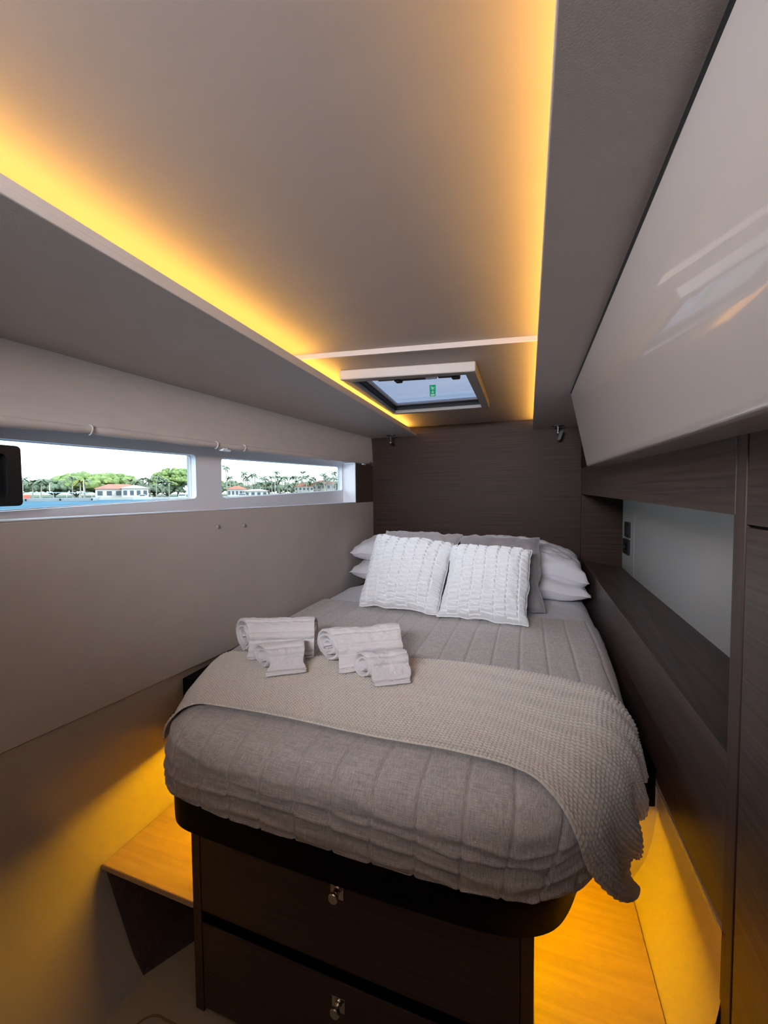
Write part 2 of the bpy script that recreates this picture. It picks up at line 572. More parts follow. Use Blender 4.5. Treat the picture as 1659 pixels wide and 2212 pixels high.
def holed_cell(mb, cell, hole, x_front, x_back):
    y0, y1, z0, z1 = cell
    cy_ = sum(p[0] for p in hole) / len(hole)
    cz_ = sum(p[1] for p in hole) / len(hole)
    outer = []
    for (y, z) in hole:
        dy, dz = y - cy_, z - cz_
        t = min(((y1 - cy_) / dy if dy > 1e-9 else (y0 - cy_) / dy if dy < -1e-9 else 1e9),
                ((z1 - cz_) / dz if dz > 1e-9 else (z0 - cz_) / dz if dz < -1e-9 else 1e9))
        outer.append([cy_ + dy * t, cz_ + dz * t])
    for C in ((y0, z0), (y1, z0), (y1, z1), (y0, z1)):   # snap nearest outer point to each corner
        i = min(range(len(outer)), key=lambda k: abs(outer[k][0] - C[0]) / (y1 - y0) + abs(outer[k][1] - C[1]) / (z1 - z0))
        outer[i] = list(C)
    n = len(hole)
    mb.add([(x_front, y, z) for y, z in hole] + [(x_front, y, z) for y, z in outer], [(i, (i + 1) % n, n + (i + 1) % n, n + i) for i in range(n)])
    mb.add([(x_front, y, z) for y, z in hole] + [(x_back, y, z) for y, z in hole], [(i, (i + 1) % n, n + (i + 1) % n, n + i) for i in range(n)])
    mb.add([(x_back, y, z) for y, z in hole] + [(x_back, y, z) for y, z in outer], [(i, (i + 1) % n, n + (i + 1) % n, n + i) for i in range(n)])


hole1 = rrect(0.62, 1.281, -0.036, -0.011, 0.147, 0.163, 0.016)
hole1 = rrect(0.16, 1.281, -0.055, -0.011, 0.137, 0.163, 0.016)
hole2 = rrect(1.425, 2.64, -0.012, 0.031, 0.163, 0.199, 0.022)
mb = MB()
holed_cell(mb, (YB + 0.2, 1.352, -0.075, 0.27), hole1, XW, XG)
holed_cell(mb, (1.352, 2.70, -0.075, 0.27), hole2, XW, XG)
surround = struct(mb.build('trim_1', 'white_frame', origin=(XW, 1.2, -0.075)), 'white moulded surround of the two long windows')
for nm, h in (('window_1', hole1), ('window_2', hole2)):
    w = sroot(nm, (XG, sum(p[0] for p in h) / len(h), -0.02))
    yb = [p[0] for p in h]
    zb_ = [p[1] for p in h]
    m_ = MB()
    n = len(h)
    m_.add([(XG + .006, y, z) for y, z in h] + [(XG, y, z) for y, z in h], [tuple(range(n)), tuple(range(2 * n - 1, n - 1, -1))] + [(i, (i + 1) % n, n + (i + 1) % n, n + i) for i in range(n)])
    m_.build('pane', 'pane', w)
    # slim rubber bead round the glass
    path = [(XG + 0.008, y, z) for y, z in h] + [(XG + 0.008, h[0][0], h[0][1])]
    MB().tube(path, 0.003, 6, cap=False).build('gasket', 'white_frame', w, smooth=True)
mb = MB()
mb.box(XL - 0.14, XL - 0.002, 2.655, 2.70, -0.058, 0.226)
struct(mb.build('trim_2', 'white_frame', bevel=0.004), 'white return at the head end of the window recess')
struct(MB().box(XL - 0.12, XL - 0.001, 2.662, YH, -0.058, 0.226).build('trim_3', 'wood_z'), 'dark wood filler between the windows and the headboard')
MB().box(XL - 0.10, XL - 0.0, YB, 2.66, -0.0578, -0.0545).build('trim_4', 'white_frame')
struct(bpy.data.objects['trim_4'], 'white window sill strip')
# outer hull skin so that no light leaks round the recess
mb = MB()
mb.box(XG - 0.03, XG - 0.005, YB, 3.1, FL, -0.06)
mb.box(-1.45, -1.43, YB, 3.1, 0.262, 0.60)
mb.box(-1.45, XG, YB, 3.1, 0.262, 0.27)
mb.box(XG - 0.03, XG - 0.005, 1.30, 1.40, -0.06, 0.235)
mb.box(XG - 0.01, XG - 0.002, 2.72, 3.1, -0.06, 0.27)
mb.box(XG - 0.03, XG - 0.005, YB, 0.14, -0.06, 0.235)
struct(mb.build('wall_left_outer', 'boat_white'), 'white outer hull side')

# opening portlight, black frame at the left edge of the picture
w3 = sroot('window_3', (-1.245, 0.5, -0.03), 'black framed opening portlight overlapping the long window')


def frame_ring(o_, i_, x0, x1):
    m_ = MB()
    n = len(o_)
    for a, b, c, d in ((o_, x0, o_, x1), (i_, x0, i_, x1), (o_, x1, i_, x1), (o_, x0, i_, x0)):
        m_.add([(b, y, z) for y, z in a] + [(d, y, z) for y, z in c], [(k, (k + 1) % n, n + (k + 1) % n, n + k) for k in range(n)])
    return m_


fo = rrect(0.27, 0.668, -0.028, -0.022, 0.126, 0.129, 0.012)
fi = rrect(0.30, 0.637, -0.006, 0.000, 0.104, 0.107, 0.012)
fj = rrect(0.31, 0.622, 0.004, 0.008, 0.094, 0.097, 0.012)
frame_ring(fo, fi, -1.25, -1.215).build('frame', 'black_plastic', w3, bevel=0.003)
frame_ring(fi, fj, -1.25, -1.232).build('inner_frame', 'black_plastic', w3)
n = len(fj)
MB().add([(-1.240, y, z) for y, z in fj] + [(-1.245, y, z) for y, z in fj], [tuple(range(n)), tuple(range(2 * n - 1, n - 1, -1))] + [(i, (i + 1) % n, n + (i + 1) % n, n + i) for i in range(n)]).build('pane', 'pane', w3)

# roller / pleated blind valance over the windows
bl = thing('window_blind', (-1.17, 1.6, 0.17), 'cream fabric blind drawn up above the long windows', 'blind')
yb = np.linspace(YB + .05, 2.99, 90)
top_x = np.interp(yb, [-1.3, 0.72, 1.32, 3.02], [-1.39, -1.377, -1.331, -1.156])
bot_z = np.interp(yb, [-1.3, 0.595, 0.80, 1.32, 2.95], [0.150, 0.165, 0.175, 0.188, 0.234])
P = np.zeros((12, len(yb), 3))
for i, t in enumerate(np.linspace(0, 1, 12)):
    sag = 0.012 * np.sin(PI * t)
    P[i, :, 0] = lerp(-1.147, top_x, t ** 1.1) + sag * (1 - (yb + 1.3) / 4.4)
    P[i, :, 1] = yb
    P[i, :, 2] = lerp(bot_z + 0.016, ZS + 0.004, t)
Q = P.copy()
Q[:, :, 0] -= 0.006
m_ = MB().grid(P).grid(Q[::-1])
m_.build('blind_fabric', 'blind', bl, smooth=True)
hem = []
hr = []
for k, y in enumerate(np.linspace(YB + .05, 2.93, 160)):
    z = float(np.interp(y, yb, bot_z))
    pin = min(abs(y - q) for q in (0.80, 1.285, 1.45, 2.3))
    r_ = 0.0125 + 0.0012 * math.sin(y * 23) - 0.004 * math.exp(-(pin / 0.012) ** 2)
    hem.append((-1.153, y, z + 0.011))
    hr.append(r_)
MB().tube(hem, hr, 12).build('rolled_hem', 'blind', bl, smooth=True)
for y in (0.80, 1.285, 1.45):
    z = float(np.interp(y, yb, bot_z))
    pth = [(-1.153 + 0.0135 * math.cos(a), y + 0.0015 * math.sin(2 * a), z + 0.011 + 0.0135 * math.sin(a)) for a in np.linspace(-PI * .6, PI * .6, 12)]
    MB().tube(pth, 0.0022, 6).build('tie_strap', 'blind', bl, smooth=True)
for y in (1.335, 2.80):
    z = float(np.interp(y, yb, bot_z))
    MB().box(-1.162, -1.140, y - 0.022, y + 0.022, z - 0.010, z - 0.003).box(-1.158, -1.146, y - 0.012, y + 0.012, z - 0.004, z + 0.006).build('bracket', 'white_frame', bl, bevel=0.001)

# ---------------------------------------------------------------- ceiling
ce = sroot('ceiling', (-0.35, 1.0, 0.545), 'cream vinyl ceiling, raised between two lit coves')
# main raised panel, ending at the skewed ridge
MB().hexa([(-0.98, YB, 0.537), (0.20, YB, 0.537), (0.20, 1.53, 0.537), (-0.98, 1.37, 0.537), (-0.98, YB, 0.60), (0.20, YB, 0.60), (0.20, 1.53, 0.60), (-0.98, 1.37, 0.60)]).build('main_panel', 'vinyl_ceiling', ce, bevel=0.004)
# hatch panel: four pieces around the hatch opening, slightly lower
HX = [(-0.741, 1.552), (-0.194, 1.632), (-0.203, 2.36), (-0.765, 2.345)]   # outer frame corners in plan
A = [(-0.98, 1.37), (0.20, 1.53), (0.20, 2.445), (-0.98, 2.385)]
HI = [(-0.715, 1.60), (-0.232, 1.665), (-0.240, 2.32), (-0.735, 2.305)]   # opening
m_ = MB()
zt = 0.518
for k in range(4):
    k2 = (k + 1) % 4
    m_.hexa([(*A[k], zt), (*A[k2], zt), (*HI[k2], zt), (*HI[k], zt), (*A[k], zt + .01), (*A[k2], zt + .01), (*HI[k2], zt + .01), (*HI[k], zt + .01)])
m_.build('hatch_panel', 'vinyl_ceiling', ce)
# lit ridge strip closing the step between the two panels
MB().hexa([(-0.98, 1.358, 0.517), (0.20, 1.518, 0.517), (0.20, 1.534, 0.517), (-0.98, 1.374, 0.517), (-0.98, 1.366, 0.56), (0.20, 1.526, 0.56), (0.20, 1.54, 0.56), (-0.98, 1.38, 0.56)]).build('ridge_strip', 'vinyl_ceiling', ce, bevel=0.003)
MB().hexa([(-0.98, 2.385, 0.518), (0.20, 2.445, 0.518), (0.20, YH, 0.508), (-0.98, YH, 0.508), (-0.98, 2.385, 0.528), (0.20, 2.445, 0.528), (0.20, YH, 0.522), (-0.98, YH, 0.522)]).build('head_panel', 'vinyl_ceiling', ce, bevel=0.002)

# left side ceiling (lower), lip and cove
ysf = np.linspace(YB, YH, 24)
xo = np.interp(ysf, [-1.3, 0.72, 1.32, 3.02], [-1.40, -1.385, -1.338, -1.165])
xi = np.interp(ysf, [-1.3, 0.386, 2.953], [-0.712, -0.721, -0.792])
sl = sroot('trim_5', (-1.0, 1.0, ZS), 'left lowered side ceiling beside the lit cove')
vs = []
for a, b, y in zip(xo, xi, ysf):
    vs += [(a, y, ZS), (b, y, ZS), (b, y, ZS + 0.016), (a, y, ZS + 0.016)]
fs = []
for i in range(len(ysf) - 1):
    for k in range(4):
        fs.append((i * 4 + k, i * 4 + (k + 1) % 4, (i + 1) * 4 + (k + 1) % 4, (i + 1) * 4 + k))
fs += [(3, 2, 1, 0), tuple(len(vs) - 4 + k for k in range(4))]
MB().add(vs, fs).build('soffit_panel', 'vinyl', sl, bevel=0.003)
vs = []
for b, y in zip(xi, ysf):
    if y < 2.96:
        vs += [(b - 0.014, y, ZS + 0.01), (b - 0.001, y, ZS + 0.01), (b - 0.001, y, ZS + 0.030), (b - 0.014, y, ZS + 0.030)]
nn = len(vs) // 4
fs = []
for i in range(nn - 1):
    for k in range(4):
        fs.append((i * 4 + k, i * 4 + (k + 1) % 4, (i + 1) * 4 + (k + 1) % 4, (i + 1) * 4 + k))
fs += [(3, 2, 1, 0), tuple(len(vs) - 4 + k for k in range(4))]
MB().add(vs, fs).build('cove_lip', 'vinyl', sl, bevel=0.002)
MB().hexa([(-0.86, YB, ZS + 0.012), (-0.84, YB, ZS + 0.012), (-0.90, YH, ZS + 0.012), (-0.92, YH, ZS + 0.012), (-0.86, YB, 0.60), (-0.84, YB, 0.60), (-0.90, YH, 0.53), (-0.92, YH, 0.53)]).build('cove_back', 'vinyl', sl)

# right side ceiling
srt = sroot('trim_6', (0.2, 1.0, ZS), 'right lowered side ceiling beside the lit cove')
MB().hexa([(0.0155, YB, ZS), (0.42, YB, ZS), (0.42, YH, ZS), (0.031, YH, ZS), (0.0155, YB, ZS + .016), (0.42, YB, ZS + .016), (0.42, YH, ZS + .016), (0.031, YH, ZS + .016)]).build('soffit_panel', 'vinyl', srt, bevel=0.002)
MB().hexa([(0.0165, YB, ZS + .01), (0.028, YB, ZS + .01), (0.043, YH - .01, ZS + .01), (0.032, YH - .01, ZS + .01), (0.0165, YB, ZS + .030), (0.028, YB, ZS + .030), (0.043, YH - .01, ZS + .030), (0.032, YH - .01, ZS + .030)]).build('cove_lip', 'vinyl', srt, bevel=0.002)
MB().box(0.11, 0.13, YB, YH, ZS + .012, 0.60).build('cove_back', 'vinyl', srt)
struct(MB().box(-1.5, 0.9, YB, 1.30, 0.602, 0.62).build('ceiling_deck', 'boat_white'), 'deck above the cabin')
# unseen wall added above the cabin to keep sun out of the hatch
struct(MB().box(0.32, 0.42, -3, 6, 0.66, 3.2).build('wall_sun_blocker', 'boat_white'), 'unseen wall added above the deck to block the sun')

# LED strips lying in the coves
M['led'].node_tree.nodes['Principled BSDF'].inputs['Emission Strength'].default_value = 38
t1 = thing('cove_light_strip', (-0.80, 1.0, ZS + .02), 'amber light strip hidden in the left ceiling cove', 'light strip')
MB().hexa([(-0.79, YB + .05, ZS + .018), (-0.779, YB + .05, ZS + .018), (-0.846, YH - .06, ZS + .018), (-0.857, YH - .06, ZS + .018), (-0.79, YB + .05, ZS + .026), (-0.779, YB + .05, ZS + .026), (-0.846, YH - .06, ZS + .026), (-0.857, YH - .06, ZS + .026)]).build('diffuser', 'led', t1)
t1 = thing('cove_light_strip', (0.075, 1.0, ZS + .02), 'amber light strip hidden in the right ceiling cove', 'light strip')
MB().hexa([(0.060, YB + .05, ZS + .018), (0.071, YB + .05, ZS + .018), (0.083, YH - .03, ZS + .018), (0.072, YH - .03, ZS + .018), (0.060, YB + .05, ZS + .026), (0.071, YB + .05, ZS + .026), (0.083, YH - .03, ZS + .026), (0.072, YH - .03, ZS + .026)]).build('diffuser', 'led', t1)

# ---------------------------------------------------------------- roof hatch
ht = thing('roof_hatch', (-0.48, 1.95, 0.478), 'rectangular roof hatch with pale frame and green exit sticker', 'hatch')
zb0, zt0 = 0.478, 0.518
GI = [(-0.702, 1.607), (-0.238, 1.672), (-0.243, 2.322), (-0.742, 2.312)]
m_ = MB()
HXb = HX
for (c0, c1, c2, c3) in ((HXb[0], HXb[1], GI[1], GI[0]), (HXb[1], HXb[2], GI[2], GI[1]), (HXb[2], HXb[3], GI[3], GI[2]), (HXb[3], HXb[0], GI[0], GI[3])):
    m_.hexa([(*c0, zb0), (*c1, zb0), (*c2, zb0), (*c3, zb0), (*c0, zt0), (*c1, zt0), (*c2, zt0), (*c3, zt0)])
for k, (c0, c1, c2, c3) in enumerate(((HXb[0], HXb[1], GI[1], GI[0]), (HXb[1], HXb[2], GI[2], GI[1]), (HXb[2], HXb[3], GI[3], GI[2]), (HXb[3], HXb[0], GI[0], GI[3]))):
    MB().hexa([(*c0, zb0), (*c1, zb0), (*c2, zb0), (*c3, zb0), (*c0, zt0), (*c1, zt0), (*c2, zt0), (*c3, zt0)]).build('frame_side', 'alu', ht, bevel=0.004)
# dark gasket rim and upstand
def shrink(C, d):
    c = (sum(p[0] for p in C) / 4, sum(p[1] for p in C) / 4)
    out = []
    for p in C:
        out.append((p[0] + (d if p[0] < c[0] else -d), p[1] + (d if p[1] < c[1] else -d)))
    return out
G2 = shrink(GI, 0.008)
for (c0, c1, c2, c3) in ((GI[0], GI[1], G2[1], G2[0]), (GI[1], GI[2], G2[2], G2[1]), (GI[2], GI[3], G2[3], G2[2]), (GI[3], GI[0], G2[0], G2[3])):
    MB().hexa([(*c0, 0.496), (*c1, 0.496), (*c2, 0.496), (*c3, 0.496), (*c0, 0.53), (*c1, 0.53), (*c2, 0.53), (*c3, 0.53)]).build('gasket', 'rubber', ht, bevel=0.002)
G3 = shrink(G2, 0.012)
for (c0, c1, c2, c3) in ((G2[0], G2[1], G3[1], G3[0]), (G2[1], G2[2], G3[2], G3[1]), (G2[2], G2[3], G3[3], G3[2]), (G2[3], G2[0], G3[0], G3[3])):
    MB().hexa([(*c0, 0.52), (*c1, 0.52), (*c2, 0.524), (*c3, 0.524), (*c0, 0.535), (*c1, 0.535), (*c2, 0.535), (*c3, 0.535)]).build('glazing_bead', 'white_frame', ht, bevel=0.002)
MB().hexa([(*G2[0], 0.528), (*G2[1], 0.528), (*G2[2], 0.528), (*G2[3], 0.528), (*G2[0], 0.538), (*G2[1], 0.538), (*G2[2], 0.538), (*G2[3], 0.538)]).build('pane', 'hatch_pane', ht)
# pull bar of the blind with its latches along the near side
yb_ = lambda x: 1.672 + (x + 0.238) * 0.14
def bar(x0, x1, z0, z1, d0, d1):
    return MB().hexa([(x0, yb_(x0) + d0, z0), (x1, yb_(x1) + d0, z0), (x1, yb_(x1) + d1, z0), (x0, yb_(x0) + d1, z0), (x0, yb_(x0) + d0, z1), (x1, yb_(x1) + d0, z1), (x1, yb_(x1) + d1, z1), (x0, yb_(x0) + d1, z1)])
bar(-0.53, -0.41, 0.490, 0.508, 0.045, 0.075).build('latch_handle', 'black_plastic', ht, bevel=0.004)
bar(-0.36, -0.27, 0.490, 0.508, 0.045, 0.070).build('latch_handle', 'black_plastic', ht, bevel=0.004)
bar(-0.305, -0.270, 0.484, 0.508, 0.045, 0.085).build('latch_knob', 'black_plastic', ht, bevel=0.006)
bar(-0.545, -0.515, 0.484, 0.508, 0.045, 0.088).build('latch_knob', 'black_plastic', ht, bevel=0.006)
bar(-0.41, -0.365, 0.489, 0.508, 0.040, 0.070).build('latch_plate', 'white_frame', ht, bevel=0.002)
bar(-0.62, -0.55, 0.494, 0.504, 0.02, 0.075).build('hinge_plate', 'chrome', ht, bevel=0.006)
# the exit sticker on the glass
SC0, SU = Vector((-0.460, 2.062)), Vector((-0.215, 0.977)).normalized()     # centre, long direction
SV = Vector((SU.y, -SU.x))
sz = 0.5272
def sp_(u, v_):     # u across, v_ along
    q = SC0 + SV * u + SU * v_
    return (q.x, q.y)
c4_ = [sp_(-.015, -.115), sp_(.015, -.115), sp_(.015, .115), sp_(-.015, .115)]
st = MB().prism(c4_, sz - 0.0008, sz).build('exit_sticker', 'green', ht)
st['label'] = 'green emergency exit sticker with white pictograms'
m_ = MB()
def flat(pts):
    m_.prism([sp_(u, v_ * 1.2) for u, v_ in pts], sz - 0.0013, sz - 0.0007)
flat([(-.010, .050), (.010, .050), (.010, .085), (-.010, .085)])
flat([(-.0015, -.018), (.0015, -.018), (.0015, .024), (-.0015, .024)])
flat([(-.009, .010), (0, .036), (.009, .010), (0, .018)])
flat([(-.010, -.070), (-.006, -.078), (.004, -.058), (.011, -.070), (.012, -.063), (.004, -.046), (.004, -.036), (.011, -.030), (.008, -.026), (-.004, -.032), (-.011, -.042), (-.009, -.047), (-.003, -.042), (-.004, -.054)])
m_.build('exit_pictograms', 'sign_white', st)

# small fittings screwed under the side ceilings near the headboard
t = thing('ceiling_stud', (-0.962, 2.885, ZS), 'small steel stud on dark oval plate under left side ceiling', 'fitting', None)
m_ = MB().lathe([(0.001, 0), (0.036, 0), (0.036, 0.004), (0.03, 0.007)], (0, 0, 0), (0, 0, -1), 24)
m_.v = [(x * 1.0 - 0.962, y * 0.45 + 2.885, z + ZS) for x, y, z in m_.v]
m_.build('base_plate', 'black_plastic', t, smooth=False)
MB().tube([(-0.962, 2.885, ZS), (-0.962, 2.885, ZS - 0.045)], 0.006, 12).build('stem', 'chrome', t, smooth=False)
MB().lathe([(0.004, 0), (0.012, 0.004), (0.014, 0.012), (0.011, 0.02), (0.003, 0.024)], (-0.962, 2.885, ZS - 0.045), (0, -.3, -1), 16).build('knob', 'chrome', t, smooth=True)
t = thing('ceiling_hook', (0.187, 2.9, ZS), 'steel swivel hook with dangling tab under right side ceiling', 'fitting', None)
m_ = MB().lathe([(0.001, 0), (0.040, 0), (0.040, 0.004), (0.03, 0.007)], (0, 0, 0), (0, 0, -1), 24)
m_.v = [(x + 0.187, y * 0.45 + 2.90, z + ZS) for x, y, z in m_.v]
m_.build('base_plate', 'black_plastic', t)
MB().tube([(0.187, 2.9, ZS), (0.187, 2.9, ZS - 0.05)], 0.007, 12).build('stem', 'chrome', t)
MB().hexa([(0.178, 2.87, ZS - .098), (0.204, 2.87, ZS - .095), (0.204, 2.885, ZS - .095), (0.178, 2.885, ZS - .098), (0.196, 2.88, ZS - .035), (0.224, 2.88, ZS - .032), (0.224, 2.895, ZS - .032), (0.196, 2.895, ZS - .035)]).build('tab', 'chrome', t, bevel=0.003)

# ---------------------------------------------------------------- right hand joinery
# overhead locker with the glossy inclined face
lk = thing('overhead_locker', (0.3, 0.9, 0.115), 'long glossy white overhead locker above the side shelf', 'locker')
def lsec(y):
    xt = float(np.interp(y, [0.46, 1.97], [0.164, 0.175]))
    xb = float(np.interp(y, [0.716, 1.986], [0.316, 0.246]))
    return xt, xb
P = []
for y in np.linspace(YB + 0.02, 1.972, 60):
    xt = float(np.interp(y, [-1.3, 1.97], [0.152, 0.175]))
    zt_ = ZS - 0.006 - (1.97 - y) * 0.0065
    xb = 0.246 + (1.986 - y) * 0.0028
    zq = 0.117 - (1.986 - y) * 0.0169
    d = Vector((xb - xt, zq - ZS)).normalized()
    row = [(xt + .003 + (xb - d.x * .014 - xt - .003) * t, y, zt_ + (zq - d.y * .014 - zt_) * t) for t in np.linspace(0, 1, 14)]
    row += [(xb - d.x * .007 + .0005, y, zq + 0.0035), (xb - d.x * .002 + .003, y, zq + 0.0002), (xb + .007, y, zq - 0.0015), (xb + .014, y, zq - 0.002), (0.365, y, zq - 0.002), (0.365, y, ZS - 0.006)]
    P.append(row)
P = np.array(P)
mbl = MB().grid(P)
kq = P.shape[1]
mbl.f.append(tuple(range(kq - 1, -1, -1)))
mbl.f.append(tuple((P.shape[0] - 1) * kq + k for k in range(kq)))
lb = mbl.build('body', 'locker', lk, smooth=True)
lb.modifiers.new('edge_split', 'EDGE_SPLIT').split_angle = math.radians(50)
MB().hexa([(0.158, YB, ZS - .028), (0.3, YB, ZS - .028), (0.3, 1.965, ZS - .007), (0.176, 1.965, ZS - .007), (0.158, YB, ZS + .002), (0.3, YB, ZS + .002), (0.3, 1.965, ZS + .002), (0.176, 1.965, ZS + .002)]).build('shadow_gap', 'gap', lk)

wr = sroot('wall_right', (0.62, 1.5, FL), 'hull side behind the shelf recess')
MB().hexa([(0.345, YB, -0.8), (0.62, YB, -0.8), (0.62, 0.88, -0.8), (0.345, 0.88, -0.8)] + [(0.345, YB, 0.0), (0.62, YB, 0.0), (0.62, 0.88, 0.0), (0.345, 0.88, 0.0)])
MB().box(0.66, 0.70, YB, 3.1, FL, 0.66).build('hull_side', 'boat_white', wr)
MB().box(0.340, 0.66, 2.975, 2.999, -0.50, 0.50).build('end_panel', 'wood_x', wr)
MB().box(0.338, 0.36, 1.9, 3.0, 0.16, 0.46).build('upper_panel', 'wood_x', wr)

su = thing('side_shelf', (0.45, 1.9, -0.5), 'dark wood shelf unit with pale recess along the right side', 'shelf')
# apron: tall board between the shelf and the rail
MB().hexa([(XR, 0.872, -0.80), (XR + .02, 0.872, -0.80), (XR + .02, YH, -0.83), (XR, YH, -0.83), (XR, 0.872, -0.479), (XR + .02, 0.872, -0.479), (XR + .02, YH, -0.448), (XR, YH, -0.448)]).build('apron_panel', 'wood_y', su, bevel=0.0015)
MB().hexa([(XR + .004, 0.875, -0.495), (0.56, 0.875, -0.48), (0.585, 2.975, -0.50), (XR + .004, 2.975, -0.464), (XR + .004, 0.875, -0.4785), (0.56, 0.875, -0.4645), (0.585, 2.975, -0.485), (XR + .004, 2.975, -0.4475)]).build('shelf_board', 'wood_y', su, bevel=0.001)
# small raised fiddle line inside the front edge
MB().hexa([(XR, 0.875, -0.480), (XR + .012, 0.875, -0.480), (XR + .012, 2.97, -0.449), (XR, 2.97, -0.449), (XR, 0.875, -0.4745), (XR + .012, 0.875, -0.4745), (XR + .012, 2.97, -0.4435), (XR, 2.97, -0.4435)]).build('edge_strip', 'wood_y', su, bevel=0.001)
bp = MB().hexa([(0.535, 0.875, -0.47), (0.56, 0.875, -0.47), (0.59, 2.61, -0.49), (0.57, 2.61, -0.49), (0.535, 0.875, 0.08), (0.56, 0.875, 0.08), (0.59, 2.61, 0.08), (0.57, 2.61, 0.08)]).build('back_panel', 'panel_pale', su, bevel=0.001)
bp = MB().hexa([(0.57, 2.614, -0.49), (0.59, 2.614, -0.49), (0.60, 2.98, -0.50), (0.584, 2.98, -0.50), (0.57, 2.614, 0.08), (0.59, 2.614, 0.08), (0.60, 2.98, 0.08), (0.584, 2.98, 0.08)]).build('back_panel', 'panel_pale', su, bevel=0.001)
MB().hexa([(XR - .002, 0.872, -0.041), (XR + .02, 0.872, -0.041), (XR + .02, 2.99, -0.008), (XR - .006, 2.99, -0.008), (XR - .002, 0.872, 0.102), (XR + .02, 0.872, 0.102), (XR + .02, 2.99, 0.17), (XR - .006, 2.99, 0.17)]).build('upper_beam', 'wood_y', su, bevel=0.0015)
MB().box(XR, 0.6, 0.88, 2.98, 0.075, 0.095).build('recess_top', 'wood_y', su)

for nm, (y0, y1, z0, z1), lab in (('light_switch', (2.71, 2.82, -0.268, -0.178), 'upper of two black switch plates in the shelf recess'),
                                  ('power_socket', (2.72, 2.86, -0.372, -0.282), 'lower black socket plate beneath the switch in the recess')):
    t = thing(nm, (0.573, (y0 + y1) / 2, z0), lab, 'switch' if nm == 'light_switch' else 'socket')
    MB().box(0.562, 0.578, y0, y1, z0, z1).build('plate', 'black_plastic', t, bevel=0.002)
    if nm == 'light_switch':
        MB().box(0.559, 0.563, y0 + .02, (y0 + y1) / 2 - .001, z0 + .02, z1 - .02).build('rocker', 'black_plastic', t, bevel=0.001)
        MB().box(0.559, 0.563, (y0 + y1) / 2 + .001, y1 - .02, z0 + .02, z1 - .02).build('rocker', 'black_plastic', t, bevel=0.001)
    else:
        MB().lathe([(0.024, 0), (0.026, 0.003), (0.022, 0.003), (0.021, -0.001)], (0.562, (y0 + y1) / 2, (z0 + z1) / 2), (-1, 0, 0), 20).build('socket_ring', 'black_plastic', t, smooth=False)

# wardrobe at the right edge
wd = thing('wardrobe', (0.45, 0.5, FL), 'dark wood wardrobe with tall door at the right edge', 'wardrobe')
MB().box(XR - 0.001, 0.60, 0.838, 0.878, FL, 0.118).build('end_post', 'wood_z', wd, bevel=0.0015)
MB().box(XR + 0.012, 0.60, 0.10, 0.838, FL, 0.10).build('carcass', 'gap', wd)
MB().hexa([(XR, 0.12, -0.055), (XR + .018, 0.12, -0.055), (XR + .018, 0.8345, -0.055), (XR, 0.8345, -0.055), (XR, 0.12, 0.117), (XR + .018, 0.12, 0.117), (XR + .018, 0.8345, 0.117), (XR, 0.8345, 0.117)]).build('upper_panel', 'wood_y', wd, bevel=0.001)
MB().box(XR, XR + .018, 0.12, 0.8345, FL + 0.04, -0.060).build('door', 'wood_y', wd, bevel=0.001)
MB().box(XR - 0.001, 0.6, 0.10, 0.118, FL, 0.117).build('end_post', 'wood_z', wd, bevel=0.0015)
struct(MB().box(XR, 0.5, YB, 0.10, FL, 0.117).build('wall_right_aft', 'wood_z'), 'dark wood panelling behind the viewer')

# hull moulding low on the right
profR = [(0.352, -0.795), (0.344, -0.802), (0.342, -0.812), (0.347, -0.822), (0.350, -0.84), (0.348, -0.90), (0.341, -0.97), (0.325, -1.04), (0.302, -1.09), (0.285, -1.12), (0.280, -1.16), (0.279, FL)]
profR = chaikin(profR, 1, closed=False)
ys = np.linspace(0.872, YH, 16)
P = np.zeros((len(profR), len(ys), 3))
for i, (x, z) in enumerate(profR):
    P[i, :, 0] = x
    P[i, :, 1] = ys
    P[i, :, 2] = z
Q = P.copy()
Q[:, :, 0] += 0.02
struct(MB().grid(P).grid(Q).build('wall_right_lower', 'liner', origin=(0.3, 1.9, FL), smooth=True), 'moulded hull liner low on the right of the bed')

# ---------------------------------------------------------------- steps at either side of the drawers
sp = thing('side_step', (-1.03, 1.0, FL), 'pale oak topped step left of the drawer unit', 'step')
MB().hexa([(-1.217, 0.828, -1.139), (-0.862, 0.828, -1.139), (-0.862, YH - .02, -1.139), (-1.19, YH - .02, -1.139), (-1.214, 0.828, -1.120), (-0.862, 0.828, -1.120), (-0.862, YH - .02, -1.120), (-1.185, YH - .02, -1.120)]).build('tread', 'oak_floor', sp, bevel=0.003)
MB().hexa([(-1.085, 0.838, FL), (-1.070, 0.838, FL), (-0.985, 0.985, FL), (-1.0, 0.985, FL), (-1.215, 0.838, -1.139), (-1.20, 0.838, -1.139), (-0.99, 1.30, -1.139), (-1.005, 1.30, -1.139)]).build('side_panel', 'wood_z', sp)
MB().box(-1.15, -0.862, 1.30, 1.315, FL, -1.139).build('back_panel', 'wood_x', sp)
rp = thing('side_platform', (0.15, 1.1, FL), 'oak laminate platform glowing amber right of the drawer unit', 'step')
MB().hexa([(0.021, 0.60, -1.139), (0.2845, 0.60, -1.139), (0.2845, 1.30, -1.139), (0.021, 1.30, -1.139), (0.021, 0.60, -1.12), (0.2845, 0.60, -1.12), (0.2845, 1.30, -1.12), (0.021, 1.30, -1.12)]).build('tread', 'oak_floor', rp, bevel=0.002)
MB().box(0.021, 0.2845, 0.61, 0.63, FL, -1.139).build('riser', 'wood_x', rp)
